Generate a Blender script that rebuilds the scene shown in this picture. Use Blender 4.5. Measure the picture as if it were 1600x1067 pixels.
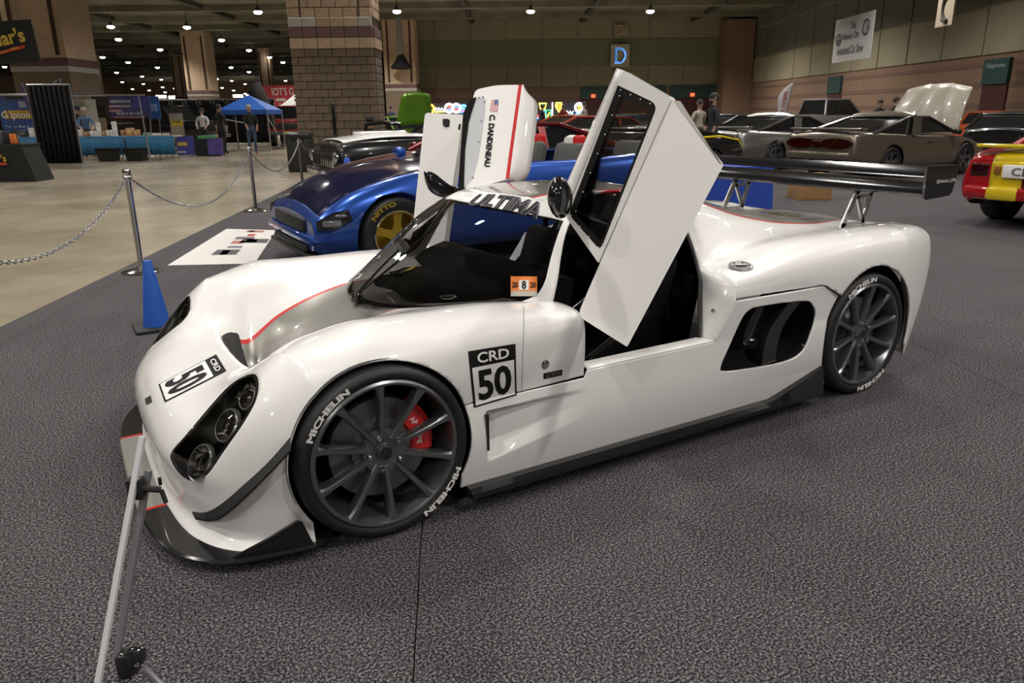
import bpy, bmesh, math, random
import numpy as np
from mathutils import Vector, Matrix, Euler
from mathutils.bvhtree import BVHTree
random.seed(7)
PI = math.pi
for o in list(bpy.data.objects): bpy.data.objects.remove(o)
S = bpy.context.scene
COL = S.collection

# ---------------------------------------------------------------- camera
CAM = Vector((-0.8206, -2.1824, 1.3988))
YAW, PITCH, ROLL, FPX = 0.5408, 0.2962, -0.011, 1173.03
IW, IH = 1600, 1067
FW = Vector((math.sin(YAW)*math.cos(PITCH), math.cos(YAW)*math.cos(PITCH), -math.sin(PITCH)))
RT0 = Vector((math.cos(YAW), -math.sin(YAW), 0)); UP0 = RT0.cross(FW)
RT = RT0*math.cos(ROLL) + UP0*math.sin(ROLL); UP = UP0*math.cos(ROLL) - RT0*math.sin(ROLL)
cd = bpy.data.cameras.new('camera'); cam = bpy.data.objects.new('camera', cd); COL.objects.link(cam)
cd.sensor_width = 36; cd.lens = FPX/IW*36; cd.clip_end = 400; cd.clip_start = .05
m = Matrix((RT, UP, -FW)).transposed().to_4x4(); m.translation = CAM
cam.matrix_world = m; S.camera = cam
HF = Vector((math.sin(YAW), math.cos(YAW), 0))          # hall axis (depth) and its right-hand side
HR = Vector((math.cos(YAW), -math.sin(YAW), 0))
def ray(px, py): return FW + RT*((px-IW/2)/FPX) + UP*((IH/2-py)/FPX)
def at(px, py, d):                                       # point at hall depth d
    r = ray(px, py); return CAM + r*(d/r.dot(HF))
def onz(px, py, z=0.):
    r = ray(px, py); return CAM + r*((z-CAM.z)/r.z)
def ony(px, py, y):
    r = ray(px, py); return CAM + r*((y-CAM.y)/r.y)
def hall(a, d, z=0.): return Vector((CAM.x, CAM.y, 0)) + HR*a + HF*d + Vector((0, 0, z))

# ---------------------------------------------------------------- world, view, big lights
w = bpy.data.worlds.new('world'); S.world = w; w.use_nodes = True
w.node_tree.nodes['Background'].inputs[0].default_value = (1, .93, .84, 1)
w.node_tree.nodes['Background'].inputs[1].default_value = .12
S.view_settings.view_transform = 'Standard'; S.view_settings.look = 'None'
S.view_settings.exposure = .03; S.view_settings.gamma = 1
def lamp(name, loc, power, radius=.2, col=(1, .955, .905), spot=150):
    l = bpy.data.lights.new(name, 'SPOT'); l.energy = power; l.color = col; l.shadow_soft_size = radius
    l.spot_size = math.radians(spot); l.spot_blend = .6
    o = bpy.data.objects.new(name, l); COL.objects.link(o); o.location = loc; return o
for a in (-33, -21, -10, -3.5, 3.5, 10, 13.5):
    for d in (-8, 0, 6.5, 13, 21, 31, 43, 55, 70):
        if (abs(a) > 12 and d < 0) or (d > 60 and a > -15): continue
        if a == 13.5 and d < 20: continue
        lamp('hall_lamp_light', hall(a+.7, d, 7.5), 850 if d < 15 else (650 if a > 12 else 1050) if d < 40 else (1000 if a > 12 else 2000))

# ---------------------------------------------------------------- helpers
def nodes(name):
    m = bpy.data.materials.new(name); m.use_nodes = True
    nt = m.node_tree; return m, nt, nt.nodes['Principled BSDF']
def mat(name, col, rough=.5, metal=0., coat=0., emit=0., trans=0., alpha=1., spec=.5, noise=0., nscale=20., bump=0., ior=1.45):
    m, nt, b = nodes(name)
    b.inputs['Base Color'].default_value = (*col, 1); b.inputs['Roughness'].default_value = rough
    b.inputs['Metallic'].default_value = metal; b.inputs['Coat Weight'].default_value = coat
    b.inputs['Coat Roughness'].default_value = .02; b.inputs['Specular IOR Level'].default_value = spec
    b.inputs['IOR'].default_value = ior
    if emit: b.inputs['Emission Color'].default_value = (*col, 1); b.inputs['Emission Strength'].default_value = emit
    if trans: b.inputs['Transmission Weight'].default_value = trans
    if noise or bump:
        t = nt.nodes.new('ShaderNodeTexNoise'); t.inputs['Scale'].default_value = nscale; t.inputs['Detail'].default_value = 4
        tc = nt.nodes.new('ShaderNodeTexCoord'); nt.links.new(tc.outputs['Object'], t.inputs['Vector'])
        if noise:
            r = nt.nodes.new('ShaderNodeMapRange'); nt.links.new(t.outputs['Fac'], r.inputs['Value'])
            r.inputs['From Min'].default_value = .3; r.inputs['From Max'].default_value = .7
            r.inputs['To Min'].default_value = 1-noise; r.inputs['To Max'].default_value = 1+noise
            mx = nt.nodes.new('ShaderNodeVectorMath'); mx.operation = 'SCALE'; mx.inputs[0].default_value = col
            nt.links.new(r.outputs[0], mx.inputs['Scale']); nt.links.new(mx.outputs[0], b.inputs['Base Color'])
        if bump:
            bp = nt.nodes.new('ShaderNodeBump'); bp.inputs['Strength'].default_value = bump; bp.inputs['Distance'].default_value = .01
            nt.links.new(t.outputs['Fac'], bp.inputs['Height']); nt.links.new(bp.outputs[0], b.inputs['Normal'])
    return m
def tag(o, label=None, cat=None, group=None, kind=None):
    if label: o['label'] = label
    if cat: o['category'] = cat
    if group: o['group'] = group
    if kind: o['kind'] = kind
    return o
def empty(name, loc, label=None, cat=None, group=None, rz=0.):
    o = bpy.data.objects.new(name, None); COL.objects.link(o); o.location = loc; o.rotation_euler = (0, 0, rz)
    o.empty_display_size = .1
    return tag(o, label, cat, group)
def copy_tree(o, parent=None):
    c = o.copy(); COL.objects.link(c)
    if parent: c.parent = parent
    for ch in list(o.children): copy_tree(ch, c)
    return c
class MB:
    """collects shapes; build() links them as one mesh object"""
    def __init__(s): s.v = []; s.f = []
    def add(s, V, F):
        n = len(s.v); s.v += [tuple(p) for p in V]; s.f += [tuple(i+n for i in f) for f in F]; return s
    def box(s, c, d, R=None):
        V = [Vector((x*d[0]/2, y*d[1]/2, z*d[2]/2)) for x in (-1, 1) for y in (-1, 1) for z in (-1, 1)]
        if R is not None: V = [R @ v for v in V]
        return s.add([v+Vector(c) for v in V], [(0, 1, 3, 2), (4, 6, 7, 5), (0, 4, 5, 1), (2, 3, 7, 6), (0, 2, 6, 4), (1, 5, 7, 3)])
    def bbox(s, c, d, b=.02, R=None):
        """box with chamfered edges"""
        hx, hy, hz = d[0]/2, d[1]/2, d[2]/2; b = min(b, hx*.9, hy*.9, hz*.9)
        bm = bmesh.new(); bmesh.ops.create_cube(bm, size=1)
        for v in bm.verts: v.co = Vector((v.co.x*d[0], v.co.y*d[1], v.co.z*d[2]))
        bmesh.ops.bevel(bm, geom=bm.edges[:], offset=b, segments=2, profile=.5, affect='EDGES')
        bm.verts.ensure_lookup_table(); bm.verts.index_update()
        V = [(R @ v.co if R is not None else v.co)+Vector(c) for v in bm.verts]; F = [[v.index for v in f.verts] for f in bm.faces]
        bm.free(); return s.add(V, F)
    def tube(s, pts, r, n=8, cap=True):
        pts = [Vector(p) for p in pts]; k = len(pts); rr = r if isinstance(r, (list, tuple)) else [r]*k
        V = []; F = []; prev = None
        for i, p in enumerate(pts):
            t = (pts[min(i+1, k-1)]-pts[max(i-1, 0)]).normalized()
            a = prev if prev is not None else (Vector((0, 0, 1)) if abs(t.z) < .9 else Vector((1, 0, 0)))
            u = (a-t*a.dot(t)).normalized(); v = t.cross(u); prev = u
            V += [p+(u*math.cos(q*2*PI/n)+v*math.sin(q*2*PI/n))*rr[i] for q in range(n)]
        for i in range(k-1):
            for q in range(n):
                F.append((i*n+q, i*n+(q+1) % n, (i+1)*n+(q+1) % n, (i+1)*n+q))
        if cap: F += [tuple(range(n))[::-1], tuple((k-1)*n+q for q in range(n))]
        return s.add(V, F)
    def lathe(s, prof, c=(0, 0, 0), n=24, axis='z', R=None, cap=True):
        """prof: (radius, height) pairs, closed caps where the radius is not 0"""
        V = []; F = []
        for r, h in prof:
            for q in range(n):
                a = q*2*PI/n; p = Vector((r*math.cos(a), r*math.sin(a), h))
                if axis == 'y': p = Vector((p.x, p.z, p.y))
                if axis == 'x': p = Vector((p.z, p.x, p.y))
                if R is not None: p = R @ p
                V.append(p+Vector(c))
        for i in range(len(prof)-1):
            for q in range(n): F.append((i*n+q, i*n+(q+1) % n, (i+1)*n+(q+1) % n, (i+1)*n+q))
        if cap and prof[0][0] > 1e-6: F.append(tuple(range(n))[::-1])
        if cap and prof[-1][0] > 1e-6: F.append(tuple((len(prof)-1)*n+q for q in range(n)))
        return s.add(V, F)
    def prism(s, outline, dvec):
        """outline: 3-D polygon swept by dvec"""
        n = len(outline); d = Vector(dvec)
        V = [Vector(p) for p in outline]; V += [p+d for p in V]
        return s.add(V, [tuple(range(n))[::-1], tuple(range(n, 2*n))]+[(i, (i+1) % n, n+(i+1) % n, n+i) for i in range(n)])
    def build(s, name, m, parent=None, smooth=True, ang=35, thick=0., off=-1., M=None):
        return obj(name, s.v, s.f, m, parent, smooth, ang, thick, off, M)
def fixnormals(me):
    bm = bmesh.new(); bm.from_mesh(me); bmesh.ops.recalc_face_normals(bm, faces=bm.faces[:]); bm.to_mesh(me); bm.free()
def obj(name, V, F, m, parent=None, smooth=True, ang=35, thick=0., off=-1., M=None, fix=True):
    """V in world space (or in the parent's space if the parent is rotated)"""
    me = bpy.data.meshes.new(name); me.from_pydata([tuple(v) for v in V], [], [tuple(f) for f in F]); me.update()
    if fix: fixnormals(me)
    if m is not None: me.materials.append(m)
    if smooth:
        me.shade_smooth(); me.set_sharp_from_angle(angle=math.radians(ang))
    o = bpy.data.objects.new(name, me); COL.objects.link(o)
    if parent is not None:
        o.parent = parent
        r = parent
        while r.parent is not None: r = r.parent
        if parent is r and not r.get('local'): o.location = -r.location
    if thick:
        md = o.modifiers.new('shell', 'SOLIDIFY'); md.thickness = thick; md.offset = off
    return o
def cr(P, t):
    """uniform Catmull-Rom through the rows of P at parameter t"""
    n = len(P); i = min(int(t), n-2); f = t-i
    p1, p2 = P[i], P[i+1]; p0 = P[i-1] if i > 0 else 2*p1-p2; p3 = P[i+2] if i+2 < n else 2*p2-p1
    return .5*((2*p1)+(-p0+p2)*f+(2*p0-5*p1+4*p2-p3)*f*f+(-p0+3*p1-3*p2+p3)*f**3)
def spline(P, n, closed=False):
    P = np.array(P, float)
    if closed:
        k = len(P); Q = np.concatenate([P[-2:], P, P[:3]])
        return np.array([cr(Q, 2+k*i/n) for i in range(n)])
    return np.array([cr(P, (len(P)-1)*i/(n-1)) for i in range(n)])
def surf(net, nu, nv):
    net = np.array(net, float)
    A = np.array([cr(net, (len(net)-1)*i/(nu-1)) for i in range(nu)])      # nu x J x 3
    B = np.swapaxes(A, 0, 1)
    return np.swapaxes(np.array([cr(B, (len(B)-1)*j/(nv-1)) for j in range(nv)]), 0, 1)
def grid(G):
    nu, nv = G.shape[:2]
    return G.reshape(-1, 3), [(i*nv+j, (i+1)*nv+j, (i+1)*nv+j+1, i*nv+j+1) for i in range(nu-1) for j in range(nv-1)]
def sdpoly(P, poly):
    """signed distance of the 2-D points P to a polygon, negative inside"""
    P = np.asarray(P); Q = np.asarray(poly); d = np.full(len(P), 1e9); ins = np.zeros(len(P), bool)
    for i in range(len(Q)):
        a, b = Q[i], Q[(i+1) % len(Q)]; e = b-a; wv = P-a
        t = np.clip((wv@e)/(e@e+1e-12), 0, 1); d = np.minimum(d, np.hypot(*(wv-t[:, None]*e).T))
        c = (a[1] > P[:, 1]) != (b[1] > P[:, 1])
        with np.errstate(divide='ignore', invalid='ignore'):
            x = (b[0]-a[0])*(P[:, 1]-a[1])/(b[1]-a[1]+1e-15)+a[0]
        ins ^= c & (P[:, 0] < x)
    return np.where(ins, -d, d)
def clip(V, F, s):
    """the part of the mesh where s > 0, cut exactly along s = 0"""
    V = np.asarray(V); nv = [tuple(p) for p in V]; cache = {}; NF = []
    s = np.where(np.abs(s) < 1e-6, 1e-6, s)
    for f in F:
        k = [s[i] > 0 for i in f]
        if all(k): NF.append(f); continue
        if not any(k): continue
        out = []
        for q in range(len(f)):
            a, b = f[q], f[(q+1) % len(f)]
            if s[a] > 0: out.append(a)
            if (s[a] > 0) != (s[b] > 0):
                key = (min(a, b), max(a, b))
                if key not in cache:
                    t = s[a]/(s[a]-s[b]); cache[key] = len(nv); nv.append(tuple(V[a]+(V[b]-V[a])*t))
                out.append(cache[key])
        if len(out) > 2: NF.append(tuple(out))
    used = sorted({i for f in NF for i in f}); mp = {u: i for i, u in enumerate(used)}
    return np.array([nv[u] for u in used]).reshape(-1, 3), [tuple(mp[i] for i in f) for f in NF]
YC = .925
def mir(V): V = np.array(V, float); V[:, 1] = 2*YC-V[:, 1]; return V
def bvh(V, F): return BVHTree.FromPolygons([Vector(p) for p in V], [tuple(f) for f in F])
def hit(px, py, tree):
    r = ray(px, py).normalized(); h = tree.ray_cast(CAM, r); return h[0], h[1]

# ---------------------------------------------------------------- materials
WHITE = mat('white_paint', (.80, .785, .765), .4, coat=1)
BLACKGLOSS = mat('gloss_black', (.012, .012, .013), .12, coat=.6)
BLACK = mat('matt_black', (.012, .012, .012), .6)
RUBBER = mat('tyre_rubber', (.012, .012, .013), .55)
CHROME = mat('chrome', (.75, .74, .72), .12, metal=1)
ALU = mat('aluminium', (.6, .6, .6), .3, metal=1)
GUN = mat('gunmetal', (.20, .21, .215), .3, metal=.85, coat=.3)
DISC = mat('brake_disc', (.25, .25, .25), .4, metal=.9)
REDP = mat('red_paint', (.55, .02, .02), .3, coat=.5)
WHITEP = mat('white_print', (.75, .74, .72), .6, spec=.2)
BLACKP = mat('black_print', (.01, .01, .01), .6, spec=.15)
def glass_mat(name, tint=(.02, .022, .024), alpha=.75, rough=.02):
    m, nt, b = nodes(name)
    out = nt.nodes['Material Output']; nt.nodes.remove(b)
    tr = nt.nodes.new('ShaderNodeBsdfTransparent'); tr.inputs[0].default_value = (1-alpha, 1-alpha, 1-alpha, 1)
    gl = nt.nodes.new('ShaderNodeBsdfGlossy'); gl.inputs['Roughness'].default_value = rough
    fr = nt.nodes.new('ShaderNodeFresnel'); fr.inputs[0].default_value = 1.5
    mx = nt.nodes.new('ShaderNodeMixShader'); nt.links.new(fr.outputs[0], mx.inputs[0])
    nt.links.new(tr.outputs[0], mx.inputs[1]); nt.links.new(gl.outputs[0], mx.inputs[2]); nt.links.new(mx.outputs[0], out.inputs[0])
    return m
GLASS = glass_mat('clear_glass', alpha=.12)
TINT = glass_mat('tinted_glass', alpha=.42)
def stripe_paint():
    """white paint with the silver centre band and its thin red edges"""
    m, nt, b = nodes('white_paint_with_band'); N = nt.nodes.new; L = nt.links.new
    b.inputs['Roughness'].default_value = .4; b.inputs['Coat Weight'].default_value = 1; b.inputs['Coat Roughness'].default_value = .02
    tc = N('ShaderNodeTexCoord'); sp = N('ShaderNodeSeparateXYZ'); L(tc.outputs['Object'], sp.inputs[0])
    def mth(op, a, c, cl=False):
        n = N('ShaderNodeMath'); n.operation = op
        for i, q in enumerate((a, c)):
            if q is None: continue
            if isinstance(q, (int, float)): n.inputs[i].default_value = q
            else: L(q, n.inputs[i])
        return n.outputs[0]
    ay = mth('ABSOLUTE', mth('SUBTRACT', sp.outputs['Y'], YC), None)
    ay = mth('SUBTRACT', ay, mth('MULTIPLY', mth('ABSOLUTE', mth('SUBTRACT', sp.outputs['X'], .1), None), 0.0))
    band = mth('LESS_THAN', ay, .285); edge = mth('LESS_THAN', ay, .30)
    fx = mth('GREATER_THAN', sp.outputs['X'], -.225)
    band = mth('MULTIPLY', band, fx); edge = mth('MULTIPLY', edge, fx)
    c1 = N('ShaderNodeMix'); c1.data_type = 'RGBA'; L(edge, c1.inputs[0]); c1.inputs[6].default_value = (.80, .785, .765, 1); c1.inputs[7].default_value = (.6, .02, .015, 1)
    c2 = N('ShaderNodeMix'); c2.data_type = 'RGBA'; L(band, c2.inputs[0]); L(c1.outputs[2], c2.inputs[6]); c2.inputs[7].default_value = (.27, .26, .235, 1)
    L(c2.outputs[2], b.inputs['Base Color']); L(mth('MULTIPLY', band, .7), b.inputs['Metallic'])
    return m
BAND = stripe_paint()

# ================================================================ white sports car
car = empty('sports_car', (1.25, YC, 0), 'white low sports car with both doors raised and number 50', 'car')
FR, RR, WB = .307, .312, 2.56
def arch(V, cx, cz, r):
    V = np.asarray(V); s = np.hypot(V[:, 0]-cx, V[:, 2]-cz)-r
    return np.where(V[:, 1] < .45, s, 1.)
# front body: rows run from the bumper lip over the nose back to the door, columns from the sill to the centre line
FN = [
 [(-.26,.02,.05),(-.33,.03,.05),(-.42,.055,.05),(-.50,.10,.05),(-.57,.19,.05),(-.62,.34,.055),(-.645,.52,.06),(-.658,.72,.06),(-.66,.925,.06)],
 [(-.26,.028,.09),(-.33,.045,.09),(-.405,.08,.09),(-.475,.135,.09),(-.54,.235,.09),(-.592,.37,.095),(-.622,.53,.10),(-.638,.72,.10),(-.643,.925,.10)],
 [(-.26,.03,.19),(-.33,.05,.19),(-.40,.085,.19),(-.475,.14,.19),(-.548,.24,.19),(-.603,.37,.195),(-.635,.53,.20),(-.65,.72,.20),(-.655,.925,.20)],
 [(-.255,.02,.28),(-.32,.04,.285),(-.395,.075,.29),(-.47,.135,.295),(-.552,.23,.295),(-.612,.37,.29),(-.645,.53,.29),(-.658,.72,.29),(-.662,.925,.29)],
 [(-.25,.01,.36),(-.305,.03,.375),(-.37,.07,.40),(-.435,.13,.415),(-.505,.235,.40),(-.568,.375,.37),(-.612,.54,.365),(-.635,.72,.365),(-.64,.925,.365)],
 [(-.235,.005,.38),(-.275,.022,.43),(-.32,.065,.485),(-.36,.135,.525),(-.41,.24,.515),(-.48,.385,.445),(-.535,.54,.425),(-.565,.72,.425),(-.575,.925,.425)],
 [(-.19,.0,.38),(-.205,.01,.47),(-.225,.05,.56),(-.25,.13,.615),(-.285,.25,.625),(-.345,.40,.55),(-.37,.55,.495),(-.385,.72,.475),(-.39,.925,.47)],
 None, None, None,
 [(-.10,.0,.36),(-.10,.0,.505),(-.10,.033,.605),(-.10,.12,.665),(-.11,.27,.68),(-.13,.42,.635),(-.15,.55,.515),(-.165,.72,.355),(-.17,.925,.335)],
 [(0,.0,.36),(0,-.005,.515),(0,.028,.625),(0,.115,.687),(0,.27,.703),(0,.42,.66),(-.01,.56,.565),(-.03,.74,.475),(-.04,.925,.46)],
 [(.15,.0,.36),(.15,-.003,.52),(.15,.03,.63),(.15,.115,.685),(.15,.27,.699),(.15,.43,.668),(.15,.58,.61),(.14,.74,.555),(.13,.925,.545)],
 [(.33,.02,.415),(.33,.018,.53),(.33,.045,.63),(.33,.12,.683),(.33,.27,.695),(.33,.42,.67),(.33,.57,.64),(.33,.74,.622),(.33,.925,.625)],
 [(.55,.025,.415),(.55,.022,.53),(.55,.038,.625),(.55,.10,.68),(.55,.25,.692),(.55,.38,.675),(.55,.52,.645),(.55,.70,.63),(.55,.925,.63)],
 [(.83,.03,.42),(.83,.024,.53),(.83,.032,.63),(.83,.075,.668),(.83,.20,.676),(.83,.33,.66),(.83,.50,.64),(.83,.70,.63),(.83,.925,.63)],
]
lipx = {5: ((-.28,.41,.58), (-.235,.41,.605), (-.185,.415,.625)), 6: ((-.295,.56,.505), (-.255,.56,.508), (-.205,.56,.51)),
        7: ((-.305,.72,.485), (-.28,.72,.43), (-.25,.72,.375)), 8: ((-.31,.925,.48), (-.285,.925,.42), (-.255,.925,.355))}
for k in range(3):
    row = [tuple(cr(np.array([FN[5][j], FN[6][j], FN[10][j], FN[11][j]], float), 1+(k+1)/4)) for j in range(9)]
    for j in (5, 6, 7, 8): row[j] = lipx[j][k]
    FN[7+k] = row
G = surf(FN, 190, 120)
FV, FF = grid(G)
FV, FF = clip(FV, FF, arch(FV, 0, FR, .322))
# rear body
RN = [
 [(1.645,.045,.61),(1.655,.05,.645),(1.665,.075,.682),(1.675,.15,.70),(1.70,.25,.703),(1.72,.33,.725),(1.74,.40,.82),(1.72,.465,.93),(1.66,.55,1.015),(1.56,.70,1.055),(1.50,.925,1.067)],
 [(1.82,.032,.60),(1.82,.038,.65),(1.82,.065,.70),(1.82,.15,.722),(1.83,.27,.727),(1.84,.37,.75),(1.84,.45,.83),(1.83,.53,.925),(1.80,.62,.99),(1.76,.76,1.02),(1.74,.925,1.028)],
 [(2.04,.015,.60),(2.04,.02,.67),(2.04,.055,.735),(2.04,.14,.765),(2.04,.26,.768),(2.04,.38,.77),(2.04,.48,.82),(2.04,.57,.895),(2.04,.66,.945),(2.03,.78,.965),(2.03,.925,.97)],
 [(2.28,-.01,.50),(2.28,.0,.66),(2.28,.045,.755),(2.28,.14,.792),(2.28,.27,.792),(2.28,.40,.775),(2.28,.50,.795),(2.28,.60,.845),(2.28,.69,.885),(2.28,.80,.905),(2.28,.925,.91)],
 [(2.57,-.015,.45),(2.57,-.01,.64),(2.57,.035,.76),(2.57,.13,.802),(2.57,.27,.80),(2.57,.40,.77),(2.57,.51,.77),(2.57,.61,.795),(2.57,.70,.825),(2.57,.81,.845),(2.57,.925,.85)],
 [(2.87,-.01,.25),(2.87,-.005,.55),(2.88,.03,.73),(2.88,.115,.797),(2.88,.27,.80),(2.88,.40,.77),(2.88,.51,.755),(2.88,.61,.765),(2.88,.70,.785),(2.88,.81,.795),(2.88,.925,.80)],
 [(2.93,.005,.14),(3.02,.015,.45),(3.06,.045,.70),(3.08,.13,.788),(3.08,.29,.795),(3.08,.41,.775),(3.08,.52,.765),(3.08,.62,.77),(3.08,.71,.775),(3.08,.81,.78),(3.08,.925,.785)],
 [(2.95,.03,.14),(3.09,.045,.43),(3.16,.075,.67),(3.19,.145,.765),(3.20,.31,.785),(3.20,.42,.775),(3.20,.53,.77),(3.20,.63,.77),(3.20,.71,.775),(3.20,.81,.78),(3.20,.925,.78)],
 [(2.96,.09,.14),(3.12,.105,.38),(3.21,.13,.60),(3.24,.18,.71),(3.25,.33,.74),(3.25,.43,.74),(3.25,.53,.74),(3.25,.63,.74),(3.25,.71,.74),(3.25,.81,.74),(3.25,.925,.74)],
 [(2.95,.20,.14),(3.11,.21,.33),(3.19,.23,.48),(3.22,.27,.56),(3.23,.36,.58),(3.23,.45,.58),(3.23,.54,.58),(3.23,.63,.58),(3.23,.71,.58),(3.23,.81,.58),(3.23,.925,.58)],
]
G = surf(RN, 140, 120)
RV, RF = grid(G)
seam = np.where(RV[:, 0] < 2.2, .612, .612-(RV[:, 0]-2.2)*.55)
RV, RF = clip(RV, RF, np.where((RV[:, 0] < 2.5) & (RV[:, 1] < .2), RV[:, 2]-seam, 1.))
RV, RF = clip(RV, RF, arch(RV, WB+.015, RR+.005, .345))
# side pod and sill as a sheet y(x, z)
def side_top(x):
    if x < .83: return .411+.004*(x-.3)
    if x < .845: return .413+(x-.83)*1.8
    if x < 1.53: return .44
    if x < 1.645: return .44+(x-1.53)/.115*.167
    if x < 2.2: return .607
    return .607-(x-2.2)*.55
def side_y(x, z):
    y = .025-.022*math.sin(min(1, max(0, (z-.08)/.36))*PI)
    if x > 1.53: y -= .02*min(1, (x-1.53)/.5)*min(1, max(0, (z-.2)/.2))
    if .37 < x < .88 and z < .385:                       # scallop of the vent behind the front wheel
        t0 = (x-.385)/.46
        if t0 > 0:
            fx = max(0, 1-t0)**1.2*min(1, (x-.385)/.012)
            zt = .362-.0*t0; zb = .205+.09*t0
            if zb-.03 < z < zt+.012:
                e = min((zt+.012-z)/.018, (z-zb+.03)/.06); y += .05*fx*max(0, min(1, e))
    return y
xs = np.array(sorted(list(np.linspace(.28, 2.4, 250))+[.384, .388, .392, .397, .404, .83, .845, 1.53, 1.645, 2.2]))
NZ = 80; SV = []
for x in xs:
    zt = side_top(x)
    for k in range(NZ):
        z = .095+(zt-.095)*k/(NZ-1); SV.append((x, side_y(x, z), z))
SV = np.array(SV); SF = [(i*NZ+j, (i+1)*NZ+j, (i+1)*NZ+j+1, i*NZ+j+1) for i in range(len(xs)-1) for j in range(NZ-1)]
SV, SF = clip(SV, SF, arch(SV, 0, FR, .322)); SV, SF = clip(SV, SF, arch(SV, WB+.015, RR+.005, .345))
# canopy: windscreen, visor band, pillars and roof strip
CN = [
 [(.855,.28,.655),(.66,.33,.65),(.48,.44,.648),(.34,.59,.638),(.265,.76,.625),(.245,.925,.62)],
 [(.895,.305,.74),(.73,.365,.735),(.57,.47,.733),(.45,.61,.728),(.38,.77,.722),(.36,.925,.72)],
 [(.93,.335,.82),(.805,.40,.825),(.675,.50,.828),(.57,.63,.83),(.505,.78,.832),(.49,.925,.832)],
 [(.97,.365,.90),(.89,.43,.915),(.79,.525,.925),(.70,.645,.932),(.65,.785,.938),(.635,.925,.94)],
 [(1.02,.395,.96),(.96,.46,.98),(.895,.55,.994),(.84,.665,1.006),(.81,.795,1.014),(.80,.925,1.016)],
 [(1.09,.425,1.0),(1.06,.49,1.02),(1.03,.575,1.036),(1.005,.685,1.048),(.985,.805,1.056),(.98,.925,1.058)],
 [(1.22,.60,1.045),(1.21,.64,1.052),(1.21,.69,1.059),(1.20,.755,1.066),(1.20,.84,1.071),(1.20,.925,1.072)],
 [(1.52,.63,1.046),(1.52,.66,1.05),(1.52,.70,1.055),(1.52,.76,1.061),(1.52,.84,1.065),(1.52,.925,1.067)],
]
NU, NV = 120, 80
G = surf(CN, NU, NV); CV, CF = grid(G)
uu = np.repeat(np.linspace(0, 7, NU), NV); vv = np.tile(np.linspace(0, 5, NV), NU)
def weld(V, F, dist=.0008):
    me = bpy.data.meshes.new('w'); me.from_pydata([tuple(v) for v in V], [], F); bm = bmesh.new(); bm.from_mesh(me)
    bmesh.ops.remove_doubles(bm, verts=bm.verts[:], dist=dist); bmesh.ops.recalc_face_normals(bm, faces=bm.faces[:])
    bm.verts.index_update(); V = [v.co.copy() for v in bm.verts]; F = [tuple(v.index for v in f.verts) for f in bm.faces]
    bm.free(); bpy.data.meshes.remove(me); return V, F
def both(V, F):
    """a half and its mirror image, welded at the centre line"""
    n = len(V); return weld(np.concatenate([V, mir(V)]), list(F)+[tuple(i+n for i in f)[::-1] for f in F])
def shell(name, V, F, m, thick=.01, parent=None, label=None):
    # outside faces point away from the car's middle line
    c = Vector((1.25, YC, .35)); V = [Vector(v) for v in V]
    sc = 0
    for f in F[::7]:
        p = sum((V[i] for i in f), Vector())/len(f); n = (V[f[1]]-V[f[0]]).cross(V[f[2]]-V[f[0]]); sc += n.dot(p-c)
    if sc < 0: F = [tuple(f)[::-1] for f in F]
    o = obj(name, V, F, m, parent or car, ang=40, thick=thick, fix=False)
    return tag(o, label)
def patch(poly, V, F, axes=(0, 1), ymax=.92, ymin=-1.):
    """signed distance of mesh vertices to an outline seen along one axis, only for the near half"""
    V = np.asarray(V); s = sdpoly(V[:, axes], np.asarray(poly)); return np.where((V[:, 1] < ymax) & (V[:, 1] > ymin), s, 1.)
fulltree = lambda *L: bvh(*weld(np.concatenate([np.asarray(v) for v, f in L]), sum([[tuple(i+k for i in f) for f in F] for (v, F), k in zip(L, np.cumsum([0]+[len(v) for v, f in L[:-1]]))], []), 1e-7))
bodytree = fulltree((FV, FF), (RV, RF), (SV, SF)); FT = bvh(FV, FF); CT = bvh(CV, CF); ST = bvh(SV, SF); RTREE = bvh(RV, RF)
FT2 = bvh(*both(FV, FF)); CT2 = bvh(*both(CV, CF))
def outline(px, tree, n=60):
    P = spline([(*q,) for q in px], n, True); out = []
    for a, b in P:
        h, nn = hit(a, b, tree)
        if h is not None: out.append(h)
    return out
LBK = mat('lamp_bucket', (.22, .22, .21), .22, metal=1)
# --- headlamps: an opening in the front body, a lens that closes it, lamps in a dark bucket behind
HL = outline([(399,585),(404,603),(398,630),(378,665),(348,708),(325,741),(305,752),(285,744),(268,722),(268,706),(290,680),(325,638),(355,605),(380,588)], FT)
hd_ = Vector((-.62, -.38, .68)).normalized(); hu_ = Vector((.68, .0, .62)).normalized(); hu_ = (hu_-hd_*hu_.dot(hd_)).normalized(); hv_ = hd_.cross(hu_)
hlc = sum(HL, Vector())/len(HL); HB = np.array([hu_, hv_, hd_]).T
def hpatch(V):
    L = (np.asarray(V)-np.array(hlc))@HB; s = sdpoly(L[:, :2], np.array([tuple(((p-hlc).dot(hu_), (p-hlc).dot(hv_))) for p in HL]))
    return np.where((np.abs(L[:, 2]) < .13) & (np.asarray(V)[:, 1] < .8), s, 1.)
sH = hpatch(FV)
LV, LF = clip(FV, FF, -sH); FV, FF = clip(FV, FF, sH)
RIMV, RIMF = clip(LV, LF, hpatch(LV)+.012)
# --- black outlet slot behind the nose lip
s = np.maximum(np.maximum(FV[:, 2]-.468, FV[:, 0]+.205), np.maximum(-.335-FV[:, 0], .61-FV[:, 1]))
OV, OF = clip(FV, FF, -s); FV, FF = clip(FV, FF, s)
shell('front_body', *both(FV, FF), BAND)
shell('rear_body', *both(RV, RF), BAND)
tag(shell('radiator_outlet', *both(OV, OF), BLACK, .004), 'black outlet slot behind the nose')
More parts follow.
